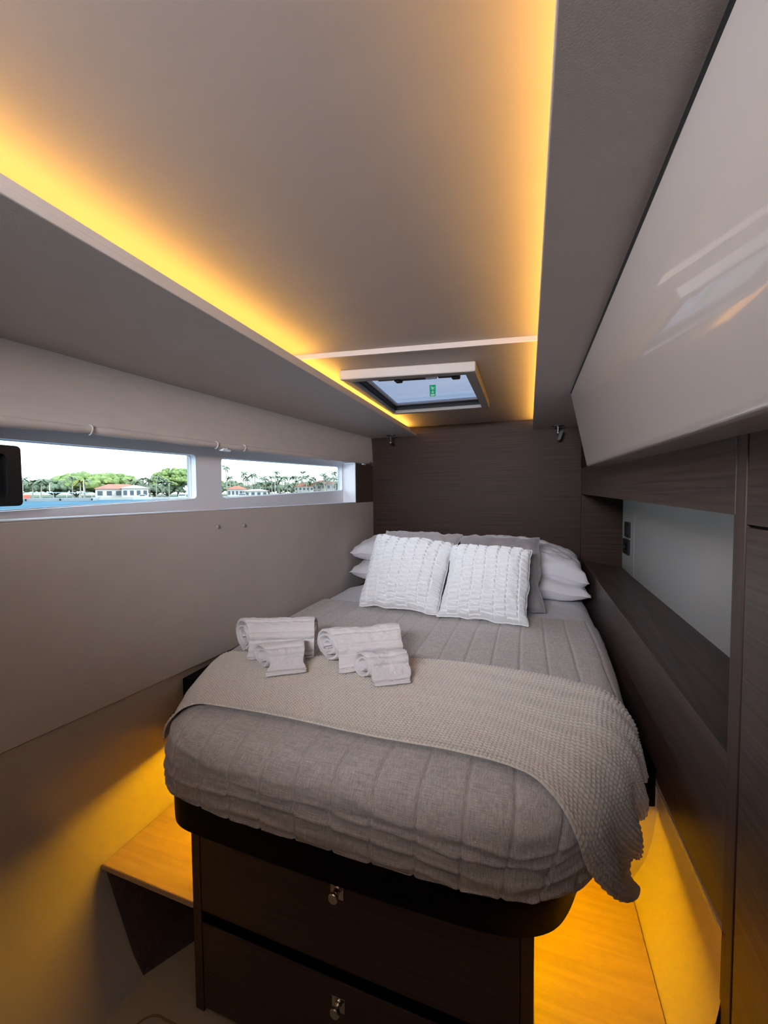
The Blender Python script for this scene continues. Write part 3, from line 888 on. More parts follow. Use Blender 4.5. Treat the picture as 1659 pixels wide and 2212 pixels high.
MB().hexa([(0.0, 1.285, -1.12), (0.37, 1.285, -1.12), (0.37, 1.30, -1.12), (0.0, 1.30, -1.12), (0.0, 1.285, -0.80), (0.37, 1.285, -0.80), (0.37, 1.30, -0.80), (0.0, 1.30, -0.80)]).build('bulkhead', 'liner', rp)

# ---------------------------------------------------------------- bed base
plan = [(-0.901, 0.815), (-0.875, 0.793), (-0.845, 0.781), (-0.80, 0.776), (-0.42, 0.769), (-0.115, 0.776), (-0.03, 0.785), (0.02, 0.802), (0.062, 0.832), (0.09, 0.88), (0.113, 0.944), (0.151, 1.02), (0.205, 1.12), (0.255, 1.225), (0.285, 1.252), (0.338, 1.262), (0.338, 2.99), (-1.146, 2.99), (-1.146, 1.13), (-1.125, 1.095), (-1.09, 1.04), (-1.02, 0.94), (-0.93, 0.84)]
bb = thing('bed_platform', (-0.4, 1.9, -0.87), 'black upholstered bed platform with rounded foot corners', 'bed base')
# upholstered shell: outer face, rounded top and bottom edges, hollow inside
plan = chaikin(plan[:14], 2, False) + [plan[14], plan[15]] + plan[16:19] + chaikin(plan[19:] + [plan[0]], 2, False)[:-1]
pl = np.array(plan)
cen = np.array([-0.4, 1.9])


def offset_poly(P, d):
    P = np.array(P)
    n = len(P)
    out = []
    area = 0.5 * np.sum(P[:, 0] * np.roll(P[:, 1], -1) - np.roll(P[:, 0], -1) * P[:, 1])
    s = 1 if area > 0 else -1
    for i in range(n):
        a = P[i] - P[i - 1]
        b = P[(i + 1) % n] - P[i]
        na = np.array([a[1], -a[0]]) / (np.linalg.norm(a) + 1e-9)
        nb = np.array([b[1], -b[0]]) / (np.linalg.norm(b) + 1e-9)
        m_ = na + nb
        m_ /= np.linalg.norm(m_) + 1e-9
        k = max(0.5, m_ @ na)
        out.append(P[i] + s * m_ * d / k)
    return np.array(out)


rings = [(-0.045, -0.868), (-0.006, -0.870), (0.0, -0.864), (0.0, -0.762), (-0.004, -0.752), (-0.012, -0.748), (-0.045, -0.750)]
P = np.zeros((len(rings), len(plan) + 1, 3))
for i, (d, z) in enumerate(rings):
    q = offset_poly(plan, d)
    P[i, :-1, :2] = q
    P[i, -1, :2] = q[0]
    P[i, :, 2] = z
MB().grid(np.concatenate([P, P[:1]], 0)).build('surround', 'black', bb, smooth=True)
q = offset_poly(plan, -0.04)
MB().prism([tuple(p) for p in q], -0.80, -0.785).build('slat_deck', 'black', bb)
MB().hexa([(-1.146, 1.085, -0.87), (-1.10, 1.085, -0.87), (-1.10, 1.33, -0.87), (-1.146, 1.33, -0.87), (-1.146, 1.085, -0.645), (-1.10, 1.085, -0.645), (-1.10, 1.33, -0.645), (-1.146, 1.33, -0.645)]).build('side_guard', 'black', bb, bevel=0.004)

# drawer unit below the bed
dr = thing('drawer_unit', (-0.42, 1.2, FL), 'dark wood drawer unit under the foot of the bed', 'drawers')
MB().box(-0.862, -0.834, 0.83, 1.9, FL, -0.80).build('side_panel', 'wood_drawer', dr, bevel=0.001)
MB().box(-0.006, 0.020, 0.83, 1.9, FL, -0.80).build('side_panel', 'wood_drawer', dr, bevel=0.001)
MB().box(-0.834, -0.006, 0.90, 0.92, FL, -0.875).build('inner_back', 'gap', dr)
MB().box(-0.834, -0.006, 0.845, 0.90, FL, FL + 0.012).build('plinth', 'gap', dr)
d1 = MB().box(-0.8325, -0.0075, 0.831, 0.849, -1.136, -0.880).build('drawer', 'wood_drawer', dr, bevel=0.001)
d2 = MB().box(-0.8325, -0.0075, 0.831, 0.8355, FL + 0.014, -1.172).build('drawer', 'wood_drawer', dr, bevel=0.0012)
for d, zc in ((d1, -0.942), (d2, -1.226)):
    k = MB().box(-0.436, -0.402, 0.8275, 0.8312, zc - 0.018, zc + 0.018).build('latch_plate', 'metal', d, bevel=0.001)
    k = MB().lathe([(0.012, 0), (0.012, 0.002), (0.008, 0.003), (0.0065, 0.006), (0.0065, 0.010), (0.009, 0.012), (0.012, 0.013), (0.0125, 0.015), (0.0125, 0.019), (0.011, 0.021), (0.001, 0.0213)], (-0.420, 0.828, zc), (0, -1, 0), 24).build('knob', 'metal', d, smooth=False)

# light strips under the bed, fixed high on the sides of the drawer unit
t1 = thing('underbed_light_strip', (0.024, 1.05, -0.84), 'amber light strip under the right edge of the bed', 'light strip')
MB().box(0.0205, 0.027, 0.90, 1.27, -0.842, -0.834).build('diffuser', 'led_low', t1)
t1 = thing('underbed_light_strip', (-0.866, 1.4, -0.84), 'amber light strip under the left edge of the bed', 'light strip')
MB().box(-0.869, -0.8625, 0.92, 1.9, -0.842, -0.834).build('diffuser', 'led_low', t1)

# ================================================================== BEDDING
OUT = [(-0.955, 0.885), (-0.905, 0.81), (-0.865, 0.775), (-0.80, 0.757), (-0.42, 0.747), (-0.115, 0.754), (-0.02, 0.768), (0.05, 0.795), (0.10, 0.84), (0.135, 0.89), (0.18, 0.98), (0.235, 1.10), (0.265, 1.25), (0.288, 1.5), (0.305, 1.8), (0.325, 2.4), (0.328, 2.985), (-1.140, 2.985), (-1.140, 1.5), (-1.115, 1.22), (-1.04, 1.03)]
OUTN = np.array(chaikin(OUT, 2))


def sd(P, poly):
    """signed distance (neg inside) and outward unit normal of the nearest boundary point"""
    A_ = poly
    B_ = np.roll(poly, -1, axis=0)
    best = np.full(len(P), 1e9)
    c = np.zeros_like(P)
    inside = np.zeros(len(P), bool)
    for a, b in zip(A_, B_):
        d = b - a
        t = np.clip(((P - a) @ d) / (d @ d + 1e-12), 0, 1)
        q = a + t[:, None] * d
        r = np.linalg.norm(P - q, axis=1)
        m_ = r < best
        best[m_] = r[m_]
        c[m_] = q[m_]
        cond = ((a[1] > P[:, 1]) != (b[1] > P[:, 1]))
        with np.errstate(divide='ignore', invalid='ignore'):
            xi_ = (b[0] - a[0]) * (P[:, 1] - a[1]) / (b[1] - a[1] + 1e-15) + a[0]
        inside ^= cond & (P[:, 0] < xi_)
    s = np.where(inside, -1, 1)
    nrm = (P - c) * s[:, None]
    nrm /= (np.linalg.norm(nrm, axis=1)[:, None] + 1e-9)
    return best * s, nrm


def drape(S, T, ztop, off, hfun, r=0.075, emax=None, poly=OUTN):
    """cloth coordinates -> world points lying over the rounded mattress prism"""
    P = np.stack([S.ravel(), T.ravel()], 1)
    d, n = sd(P, poly)
    e = d + r
    if emax is not None:
        em = emax(P)
        ee = np.minimum(e, em)
    else:
        ee = e
    pos = e > 0
    q = P - n * e[:, None]
    ph = np.clip(ee / r, 0, PI / 2)
    xy = np.where(pos[:, None], q + n * (r * np.sin(ph))[:, None], P)
    drop = np.where(pos, r * (1 - np.cos(ph)) + np.maximum(0, ee - r * PI / 2), 0)
    nx = np.where(pos[:, None], n * np.sin(ph)[:, None], 0)
    nzv = np.where(pos, np.cos(ph), 1)
    Pc = np.where(pos[:, None], q + n * ee[:, None], P)
    h = hfun(Pc[:, 0], Pc[:, 1], drop, n, pos) + off
    R_ = np.zeros((len(P), 3))
    R_[:, :2] = xy + nx * h[:, None]
    R_[:, 2] = ztop - drop + nzv * h
    return R_.reshape(S.shape + (3,))


# mattress
mt = thing('mattress', (-0.4, 1.9, -0.785), 'thick mattress filling the bed platform', 'mattress')
S, T = np.meshgrid(np.linspace(-1.33, 0.52, 90), np.linspace(0.56, 3.1, 110), indexing='ij')
P = drape(S, T, -0.622, 0, lambda s, t, d, n, p: 0 * s, emax=lambda p: np.full(len(p), 0.195), poly=np.array(offset_poly(OUTN, -0.014)))
MB().grid(P).build('cover', 'sheet', mt, smooth=True)

# fitted sheet, visible at the head
S, T = np.meshgrid(np.linspace(-1.30, 0.50, 170), np.linspace(1.90, 2.975, 110), indexing='ij')
sh = lambda s, t, d, n, p: 0.0035 * fbm(s * 9, t * 5, 3) + 0.002 * fbm(s * 30 + t * 10, t * 8, 9) + 0.01 * np.exp(-((t - 2.03) / 0.05) ** 2)
P = drape(S, T, -0.612, 0.002, sh, emax=lambda p: np.full(len(p), 0.17))
tag(MB().grid(P).build('bed_sheet', 'sheet', smooth=True), 'smooth pale cotton sheet showing beneath the pillows', 'sheet')

# quilt
QS = 0.092


def hq(s, t, d, n, p):
    sw = s + 0.006 * fbm(s * 3, t * 4, 21)
    a = np.abs(np.sin(PI * (sw + 0.02) / QS))
    tw = t + 0.005 * fbm(s * 4, t * 3, 22)
    b = np.abs(np.sin(PI * (tw - 0.035) / (QS * 1.05)))
    front = np.clip((d - 0.01) / 0.05, 0, 1)
    front = np.where(t < 1.0, front, 0)
    h = 0.0062 * (1 - np.exp(-(a / 0.11) ** 1.3)) + (0.0008 + 0.0022 * front) * (1 - np.exp(-(b / 0.16) ** 1.3))
    # linen creases
    right = np.clip((s + 0.15) / 0.4, 0, 1)
    h += 0.0022 * (1 - np.abs(fbm(s * 22 + 3 * fbm(s * 4, t * 3, 5), t * 6, 31))) * (0.5 + 0.9 * right)
    h += 0.004 * fbm(s * 3, t * 2.2, 7)
    # horizontal folds sagging along the foot
    ph = (d - 0.02) / 0.032 + 1.1 * fbm(s * 2.2, d * 0 + 3, 41) + 0.6 * fbm(s * 7, d * 20, 44)
    ridge = np.exp(-((np.mod(ph, 1.0) - 0.5) / 0.16) ** 2)
    h += front * 0.0075 * ridge * (0.5 + 0.6 * np.abs(fbm(s * 5, np.floor(ph) * 3.7, 43)))
    h += front * 0.006 * fbm(s * 9, d * 30, 45)
    return h


S, T = np.meshgrid(np.linspace(-1.33, 0.50, 520), np.linspace(0.55, 2.045, 420), indexing='ij')
P = drape(S, T, -0.603, 0.0, hq, r=0.07, emax=lambda p: 0.196 + 0.003 * fbm(p[:, 0] * 9, p[:, 1] * 9, 61) + 0.010 * fbm(p[:, 0] * 2.2, p[:, 1] * 2.2, 62))
# side clearance to the wall panels
P[:, :, 0] = np.clip(P[:, :, 0], -1.1495, 0.3425)
qm = MB().grid(P)
tag(qm.build('quilt', 'quilt', smooth=True), 'oatmeal linen quilt with square stitching covering the bed', 'quilt')

# knitted throw
NE = [(-1.00, 0.835), (-0.95, 0.838), (-0.86, 0.869), (-0.729, 0.881), (-0.615, 0.886), (-0.477, 0.883), (-0.351, 0.88), (-0.238, 0.887), (-0.131, 0.889), (-0.032, 0.876), (0.015, 0.86), (0.057, 0.833), (0.10, 0.80), (0.17, 0.775), (0.27, 0.80), (0.36, 0.85), (0.443, 0.915)]
FE = [(-1.20, 1.10), (-1.13, 1.17), (-1.061, 1.214), (-0.854, 1.238), (-0.60, 1.31), (-0.384, 1.373), (-0.206, 1.391), (0.02, 1.374), (0.154, 1.352), (0.25, 1.33), (0.345, 1.33)]
NU, NV = 560, 220
ne = interp_path(chaikin(NE, 2, False), NU)
fe = interp_path(chaikin(FE, 2, False), NU)
v = np.linspace(0, 1, NV)
S = ne[:, 0][:, None] * (1 - v) + fe[:, 0][:, None] * v
T = ne[:, 1][:, None] * (1 - v) + fe[:, 1][:, None] * v
U_ = np.linspace(0, 1.62, NU)[:, None] * np.ones(NV)
V_ = np.ones(NU)[:, None] * v * 0.46
# scalloped hanging end
endw = np.clip((U_ - 1.35) / 0.27, 0, 1)
S = S - endw ** 3 * 0.022 * (0.5 + 0.5 * np.sin(V_ * 95 + 1.0 + 2 * np.sin(V_ * 22)))
Uf, Vf = U_.ravel(), V_.ravel()


def ht_(s, t, d, n, p):
    row = np.floor(Vf / 0.0092)
    st = np.abs(np.sin(PI * (Uf / 0.0105 + 0.5 * np.mod(row, 2)))) ** 0.7 * np.abs(np.sin(PI * Vf / 0.0092)) ** 0.7
    h = 0.0056 * st
    edge = np.exp(-(Vf / 0.022) ** 4)
    h += 0.006 * edge
    h += 0.004 * fbm(s * 4, t * 6, 71) + 0.006
    # soft furrows across the right hand part and the hanging end
    fr = np.clip((Uf - 0.85) / 0.5, 0, 1)
    h += 0.006 * fr * (0.5 + 0.5 * np.sin(Vf * 75 + 3 * fbm(s * 3, t * 3, 72) + Uf * 5))
    hang = np.clip((d - 0.03) / 0.12, 0, 1)
    h += hang * (0.014 + 0.012 * np.sin(Vf * 60 + Uf * 9))
    return h


P = drape(S, T, -0.600, 0.008, ht_, r=0.08)
P[:, :, 0] = np.clip(P[:, :, 0], -1.148, 0.340)
Pb = P.copy()
Pb[:, :, 2] -= 0.0035
bd = MB().grid(P)
tag(bd.build('knitted_throw', 'throw', smooth=True), 'cream chunky knit throw spread across the foot of the bed', 'throw')


# ---------------------------------------------------------------- pillows and cushions
def cushion(name, c4, th, label, cat, m, n=44, pinch=0.05, relief=None, group=None, seed=0, noise=0.01, pw=0.55, sag=0.0, piping=True, wobble=0.008):
    """c4: BL, BR, TR, TL corners of the flat outline (the face looks towards the viewer)"""
    BL, BR, TR, TL = [Vector(p) for p in c4]
    nrm = (BR - BL).cross(TL - BL).normalized()
    a = np.linspace(-1, 1, n)
    U, V = np.meshgrid(a, a, indexing='ij')
    # pinched sides: edges bow inwards, corners stay out
    Ue = U * (1 - pinch * (1 - V ** 2) * np.abs(U))
    Ve = V * (1 - pinch * (1 - U ** 2) * np.abs(V))
    s = (Ue + 1) / 2
    t = (Ve + 1) / 2
    c = [np.array(p) for p in (BL, BR, TR, TL)]
    base = (c[0] * ((1 - s) * (1 - t))[..., None] + c[1] * (s * (1 - t))[..., None] + c[2] * (s * t)[..., None] + c[3] * ((1 - s) * t)[..., None])
    prof_ = (np.clip(1 - np.abs(U) ** 3.0, 0, 1) * np.clip(1 - np.abs(V) ** 3.0, 0, 1)) ** pw
    rim_ = np.maximum(np.abs(U), np.abs(V)) ** 3
    wob_ = wobble * rim_[..., None] * np.stack([fbm(U * 3 + seed, V * 3, seed + 6), fbm(U * 3, V * 3 + seed, seed + 7), fbm(U * 3.3, V * 2.7, seed + 8)], -1)
    base = base + wob_
    N_ = np.array(nrm)
    w = max((BR - BL).length, 0.1)
    hgt = (TL - BL).length
    nz_ = noise * (fbm(U * 3 + 5, V * 3, seed + 1) + 0.6 * (1 - 2 * np.abs(fbm(U * 5 + 2 * V, V * 4 - U, seed + 2)))) * (prof_ ** 0.5)
    fr = base + N_ * ((th * 0.5 * prof_ + nz_)[..., None])
    if relief is not None:
        fr = fr + N_ * (relief(U * w / 2, V * hgt / 2) * np.clip(prof_ * 3, 0, 1))[..., None]
    bk = base - N_ * ((th * 0.5 * prof_)[..., None])
    if sag:
        fr[..., 2] -= sag * (U ** 2)
        bk[..., 2] -= sag * (U ** 2)
    root = thing(name, (float(base[..., 0].mean()), float(base[..., 1].mean()), float(min(fr[..., 2].min(), bk[..., 2].min()))), label, cat, group)
    MB().grid(fr).grid(bk[::-1]).build('casing', m, root, smooth=True)
    if piping:
        e = [tuple(base[i, 0]) for i in range(0, n, 2)] + [tuple(base[n - 1, j]) for j in range(0, n, 2)] + [tuple(base[i, n - 1]) for i in range(n - 1, -1, -2)] + [tuple(base[0, j]) for j in range(n - 1, -1, -2)]
        e = [(x, y, z - sag * 0) for x, y, z in e]
        if sag:
            e = [tuple(fr[i, 0]) for i in range(0, n, 2)] + [tuple(fr[n - 1, j]) for j in range(0, n, 2)] + [tuple(fr[i, n - 1]) for i in range(n - 1, -1, -2)] + [tuple(fr[0, j]) for j in range(n - 1, -1, -2)]
        MB().tube(e + [e[0]], 0.0032, 6, cap=False).build('edge_seam', m, root, smooth=True)
    return root


def ruche(x, y):
    """gathered plush: staggered horizontal cells between wandering vertical seams"""
    xw = x + 0.006 * fbm(x * 12, y * 16, 81)
    yw = y + 0.004 * fbm(x * 25, y * 12, 82)
    cw = 0.054
    ci = np.floor(xw / cw)
    fx = np.mod(xw / cw, 1)
    rh = 0.0265
    yy_ = yw / rh + 0.5 * np.mod(ci, 2) + 0.15 * np.sin(ci * 7)
    fy = np.mod(yy_, 1)
    ex = np.minimum(fx, 1 - fx) * 2
    ey = np.minimum(fy, 1 - fy) * 2
    gx = 1 - np.exp(-(ex / 0.16) ** 2)
    gy = 1 - np.exp(-(ey / 0.30) ** 2)
    mid = np.exp(-((ey - 1) / 0.22) ** 2) * np.exp(-((ex - 1) / 0.65) ** 2)
    h = 0.016 * (gx ** 0.6) * gy * (1 - 0.35 * mid)
    return h + 0.0012 * fbm(x * 60, y * 60, 83) - 0.006


# sleeping pillows, two stacks
cushion('sleeping_pillow', [(-1.125, 2.48, -0.525), (-0.50, 2.42, -0.53), (-0.50, 2.90, -0.50), (-1.125, 2.94, -0.50)], 0.15, 'pale grey pillow at the bottom of the left stack', 'pillow', 'pillow', pinch=0.03, seed=5, noise=0.012, pw=0.40, wobble=0.02)
cushion('sleeping_pillow', [(-1.125, 2.50, -0.40), (-0.52, 2.46, -0.385), (-0.52, 2.93, -0.34), (-1.125, 2.95, -0.37)], 0.17, 'pale grey pillow on top of the left stack against the wall', 'pillow', 'pillow', pinch=0.03, seed=8, noise=0.014, pw=0.40, wobble=0.02)
cushion('sleeping_pillow', [(-0.36, 2.40, -0.53), (0.308, 2.36, -0.55), (0.308, 2.86, -0.52), (-0.36, 2.9, -0.50)], 0.15, 'pale grey pillow at the bottom of the right stack', 'pillow', 'pillow', pinch=0.03, seed=15, noise=0.014, pw=0.40, wobble=0.02)
cushion('sleeping_pillow', [(-0.36, 2.46, -0.40), (0.312, 2.40, -0.475), (0.312, 2.88, -0.43), (-0.36, 2.95, -0.34)], 0.21, 'pale grey pillow on top of the right stack, drooping over its edge', 'pillow', 'pillow', pinch=0.03, seed=18, noise=0.018, pw=0.34, wobble=0.015, sag=0.015)
# grey plush cushions
cushion('plush_cushion', [(-0.89, 2.28, -0.585), (-0.42, 2.26, -0.585), (-0.385, 2.50, -0.250), (-0.885, 2.52, -0.232)], 0.17, 'light grey plush cushion behind the left white cushion', 'cushion', mat('light_grey_plush', (0.40, 0.375, 0.385), 0.85, noise=((9, 9, 9), 0.12), bump=((500, 500, 500), 0.6, 0.0012), sheen=0.5), seed=25, pinch=0.05, wobble=0.018)
cushion('plush_cushion', [(-0.36, 2.125, -0.592), (0.075, 2.10, -0.592), (0.070, 2.36, -0.245), (-0.365, 2.42, -0.245)], 0.16, 'dark grey plush cushion behind the right white cushion', 'cushion', 'grey_plush', seed=27, pinch=0.05, wobble=0.016)
# white gathered cushions
cushion('ruched_cushion', [(-0.815, 1.915, -0.575), (-0.400, 1.885, -0.578), (-0.366, 2.16, -0.268), (-0.820, 2.20, -0.238)], 0.17, 'left white ruched cushion leaning on the light grey one', 'cushion', 'fluff', n=250, relief=ruche, seed=31, pinch=0.045, pw=0.45, wobble=0.01)
cushion('ruched_cushion', [(-0.392, 1.872, -0.578), (0.008, 1.850, -0.582), (0.022, 2.08, -0.275), (-0.368, 2.14, -0.275)], 0.17, 'right white ruched cushion leaning on the dark grey one', 'cushion', 'fluff', n=250, relief=ruche, seed=33, pinch=0.045, pw=0.45, wobble=0.01)


# ---------------------------------------------------------------- towels
def towel(name, p0, ang, length, R_, flap, label, seed, turns=2.6, tilt=0.0, th=0.011):
    """p0: left end of the axis (bed contact line), ang: plan direction of the axis; rolled, with a flap lying towards the viewer"""
    ax = Vector((math.cos(ang), math.sin(ang), 0))
    pf = Vector((math.sin(ang), -math.cos(ang), 0))    # towards the viewer
    zc = -0.585 + R_ * 0.93
    sec = []
    N1 = int(turns * 34)
    # spiral from the core to the outside, ending at the front just above the middle
    end_a = math.radians(8)
    for i in range(N1 + 1):
        t = i / N1
        a = end_a + (1 - t) * turns * 2 * PI     # angle decreasing: back -> top -> front
        r = lerp(0.010, R_ - th * 0.5, t ** 0.85)
        sec.append((r * math.cos(a) * 1.06, r * math.sin(a) * 0.93))
    # flap
    x0, y0 = sec[-1]
    for i in range(1, 22):
        t = i / 21
        x = x0 + (flap - x0) * (t ** 1.25)
        y = y0 + (-(R_ * 0.93) + th * 0.9 - y0) * math.sin(t * PI / 2) ** 0.9
        if t > 0.9:
            y += (t - 0.9) * 0.05
        sec.append((x, y))
    sec = np.array(sec)
    seg = np.r_[0, np.cumsum(np.linalg.norm(np.diff(sec, axis=0), axis=1))]
    total = seg[-1]
    L_ = np.linspace(0, total, int(total / 0.0028))
    sx_ = np.interp(L_, seg, sec[:, 0])
    sy_ = np.interp(L_, seg, sec[:, 1])
    dx = np.gradient(sx_)
    dy = np.gradient(sy_)
    k_ = np.hypot(dx, dy)
    nx, ny = -dy / k_, dx / k_          # outward normal (curve runs clockwise)
    fe_ = total - L_                     # distance from the free end
    nA = 46
    A_ = np.linspace(0, length, nA)
    out = np.zeros((nA, len(L_), 3))
    inn = np.zeros_like(out)
    for i, a in enumerate(A_):
        endf = min(a, length - a)
        rnd = 1 - math.exp(-(endf / 0.008) ** 2) * 0.35
        wob = 0.0035 * vnoise(L_ * 22 + 3, np.full_like(L_, a * 14 + seed), seed) + 0.0022 * vnoise(L_ * 60, np.full_like(L_, a * 50), seed + 1)
        terry = 0.0016 * rng.uniform(-1, 1, len(L_))
        band = np.zeros_like(L_)
        for c0, wd_, dp in ((0.010, 0.006, 0.0032), (0.026, 0.0035, -0.0035), (0.066, 0.004, -0.004), (0.081, 0.006, 0.0025), (0.098, 0.004, -0.004), (0.140, 0.004, -0.003), (0.16, 0.006, 0.002)):
            band += 1.9 * dp * np.exp(-((fe_ - c0) / wd_) ** 2)
        hh = th * 0.5 * rnd
        endshift = 0.006 * vnoise(L_ * 30, np.full_like(L_, 3.0), seed + 4) * (1 if a < length / 2 else -1) * math.exp(-endf / 0.02)
        ox = sx_ + nx * (hh + wob + band + terry)
        oy = sy_ + ny * (hh + wob + band + terry)
        ix = sx_ - nx * (hh * 0.8 - wob * 0.5)
        iy = sy_ - ny * (hh * 0.8 - wob * 0.5)
        for arr, xx, yy2 in ((out, ox, oy), (inn, ix, iy)):
            sh_ = np.clip(xx, -R_, R_) * 0.62 * (1 - a / length) * (0.72 + 0.28 * np.clip(fe_ / 0.09, 0, 1))
            arr[i, :, 0] = p0[0] + ax.x * (a + endshift + sh_) + pf.x * xx
            arr[i, :, 1] = p0[1] + ax.y * (a + endshift + sh_) + pf.y * xx
            arr[i, :, 2] = zc + yy2
    root = thing(name, (p0[0] + ax.x * length / 2, p0[1] + ax.y * length / 2, -0.585), label, 'towel')
    m_ = MB().grid(out).grid(inn[::-1])
    nL = len(L_)
    # close the ends and the free edge
    for i in (0, nA - 1):
        m_.grid(np.stack([out[i], inn[i]], 0))
    m_.grid(np.stack([out[:, -1], inn[:, -1]], 0))
    m_.build('terry_cloth', 'terry', root, smooth=True)
    hemp = [tuple((out[i, -2] + inn[i, -2]) / 2) for i in range(0, nA, 3)] + [tuple((out[-1, -2] + inn[-1, -2]) / 2)]
    MB().tube(hemp, th * 0.42, 8).build('hem', 'terry', root, smooth=True)
    return root


towel('bath_towel', (-0.985, 1.215), math.radians(24), 0.265, 0.070, 0.085, 'large rolled white towel, the leftmost on the bed', 3)
towel('hand_towel', (-0.838, 1.122), math.radians(33), 0.140, 0.048, 0.082, 'small rolled white towel in front of the leftmost big towel', 7, turns=2.0, th=0.009)
towel('bath_towel', (-0.655, 1.245), math.radians(31), 0.250, 0.064, 0.120, 'large folded white towel, right of the two big ones', 12)
towel('hand_towel', (-0.490, 1.165), math.radians(32), 0.140, 0.047, 0.082, 'small rolled white towel at the right front of the towels', 17, turns=2.0, th=0.009)

# ================================================================== OUTSIDE
SEA = -1.25


def pos(az, dist):
    a = math.radians(az)
    return (math.sin(a) * dist, math.cos(a) * dist)


struct(MB().add([(-1.6, -400, SEA), (-1.6, 900, SEA), (-900, 900, SEA), (-900, -400, SEA), (-1.6, -400, SEA - 0.5), (-1.6, 900, SEA - 0.5), (-900, 900, SEA - 0.5), (-900, -400, SEA - 0.5)], [(0, 1, 2, 3), (7, 6, 5, 4), (0, 4, 5, 1), (1, 5, 6, 2), (2, 6, 7, 3), (3, 7, 4, 0)]).build('ground_water', 'water', origin=(-50, 50, SEA)), 'blue sea outside the windows')
# the far shore: a long low bank with a stone wall
m_ = MB()
wallm = MB()
azs = np.linspace(-75, -14, 40)
for a, b in zip(azs[:-1], azs[1:]):
    p, q = pos(a, 182), pos(b, 182)
    p2, q2 = pos(a, 420), pos(b, 420)
    m_.hexa([(*p, SEA - .4), (*q, SEA - .4), (*q2, SEA - .4), (*p2, SEA - .4), (*p, SEA + 0.7), (*q, SEA + 0.7), (*q2, SEA + 3), (*p2, SEA + 3)])
    pa, qa = pos(a, 181), pos(b, 181)
    wallm.hexa([(*pa, SEA - .4), (*qa, SEA - .4), (*q, SEA - .4), (*p, SEA - .4), (*pa, SEA + 0.95), (*qa, SEA + 0.95), (*q, SEA + 0.95), (*p, SEA + 0.95)])
struct(m_.build('ground_shore', mat('shore_lawn', (0.06, 0.08, 0.03), 0.9, noise=((0.1, 0.1, 0.1), 0.2))), 'green far shore across the water')
tag(wallm.build('seawall', 'stone'), 'long pale seawall along the far shore', 'wall')


def blob(mb, c, r, sub=1, squash=0.8, jit=0.25):
    bm = bmesh.new()
    bmesh.ops.create_icosphere(bm, subdivisions=sub, radius=1)
    vs = []
    for v_ in bm.verts:
        k = r * (1 + random.uniform(-jit, jit))
        vs.append((c[0] + v_.co.x * k, c[1] + v_.co.y * k, c[2] + v_.co.z * k * squash))
    mb.add(vs, [tuple(x.index for x in f.verts) for f in bm.faces])
    bm.free()


def broad_tree(az, dist, w, h, mkey, label, group=None, nclump=430, leaf=0.052):
    x, y = pos(az, dist)
    t = thing('broadleaf_tree', (x, y, SEA + 0.8), label, 'tree', group)
    m_ = MB()
    for k in range(nclump):
        a = random.uniform(0, 2 * PI)
        rr_ = math.sqrt(random.uniform(0, 1))
        top = math.sqrt(max(0, 1 - rr_ ** 2.4))
        zz = h * 0.38 + h * 0.56 * top * random.uniform(0.35, 1.0)
        blob(m_, (x + math.cos(a) * rr_ * w / 2, y + math.sin(a) * rr_ * w / 2, SEA + .8 + zz), w * leaf * random.uniform(0.6, 1.2), 1)
    m_.build('crown', mkey, t)
    m_ = MB()
    m_.tube([(x, y, SEA + .5), (x + .1, y, SEA + h * 0.3), (x, y, SEA + h * 0.55)], [0.5, 0.4, 0.25], 8)
    for k in range(5):
        a = k * 1.3
        m_.tube([(x, y, SEA + h * 0.25), (x + math.cos(a) * w * .15, y + math.sin(a) * w * .15, SEA + h * 0.45), (x + math.cos(a) * w * .3, y + math.sin(a) * w * .3, SEA + h * 0.6)], [0.3, 0.2, 0.1], 6)
    m_.build('trunk', 'trunk', t)
    return t


broad_tree(-54.6, 222, 36, 11.0, 'leaf_a', 'wide rounded green tree above the pink roofed villa')
broad_tree(-46.4, 222, 24, 14.5, 'leaf_a', 'tall domed green tree beside the window divider')
broad_tree(-43.6, 240, 22, 13.5, 'leaf_a', 'tall green tree hidden partly behind the window divider', nclump=300)
broad_tree(-58.6, 215, 22, 7.6, 'leaf_b', 'low dark tree behind the white ferry boat', nclump=240)
lows = [(-61.6, 7.0), (-56.7, 6.3), (-52.0, 6.2), (-50.2, 6.4), (-49.0, 6.0), (-47.6, 6.0)]
for k, (a, h_) in enumerate(lows):
    broad_tree(a, 212 + (k % 3) * 3, 15, h_, 'leaf_b', 'low dark tree behind the left shore, ' + ORD[k] + ' from the left', 'low trees behind the left shore', nclump=170, leaf=0.075)
for k, a in enumerate(np.arange(-41.5, -24, 1.55)):
    broad_tree(float(a), 232 + (k % 4) * 3, 13, 7.4 + 1.4 * math.sin(k * 2.1), 'leaf_b', 'low dark tree behind the palm row, ' + ORD[k] + ' from the left', 'low trees behind the palms', nclump=150, leaf=0.08)


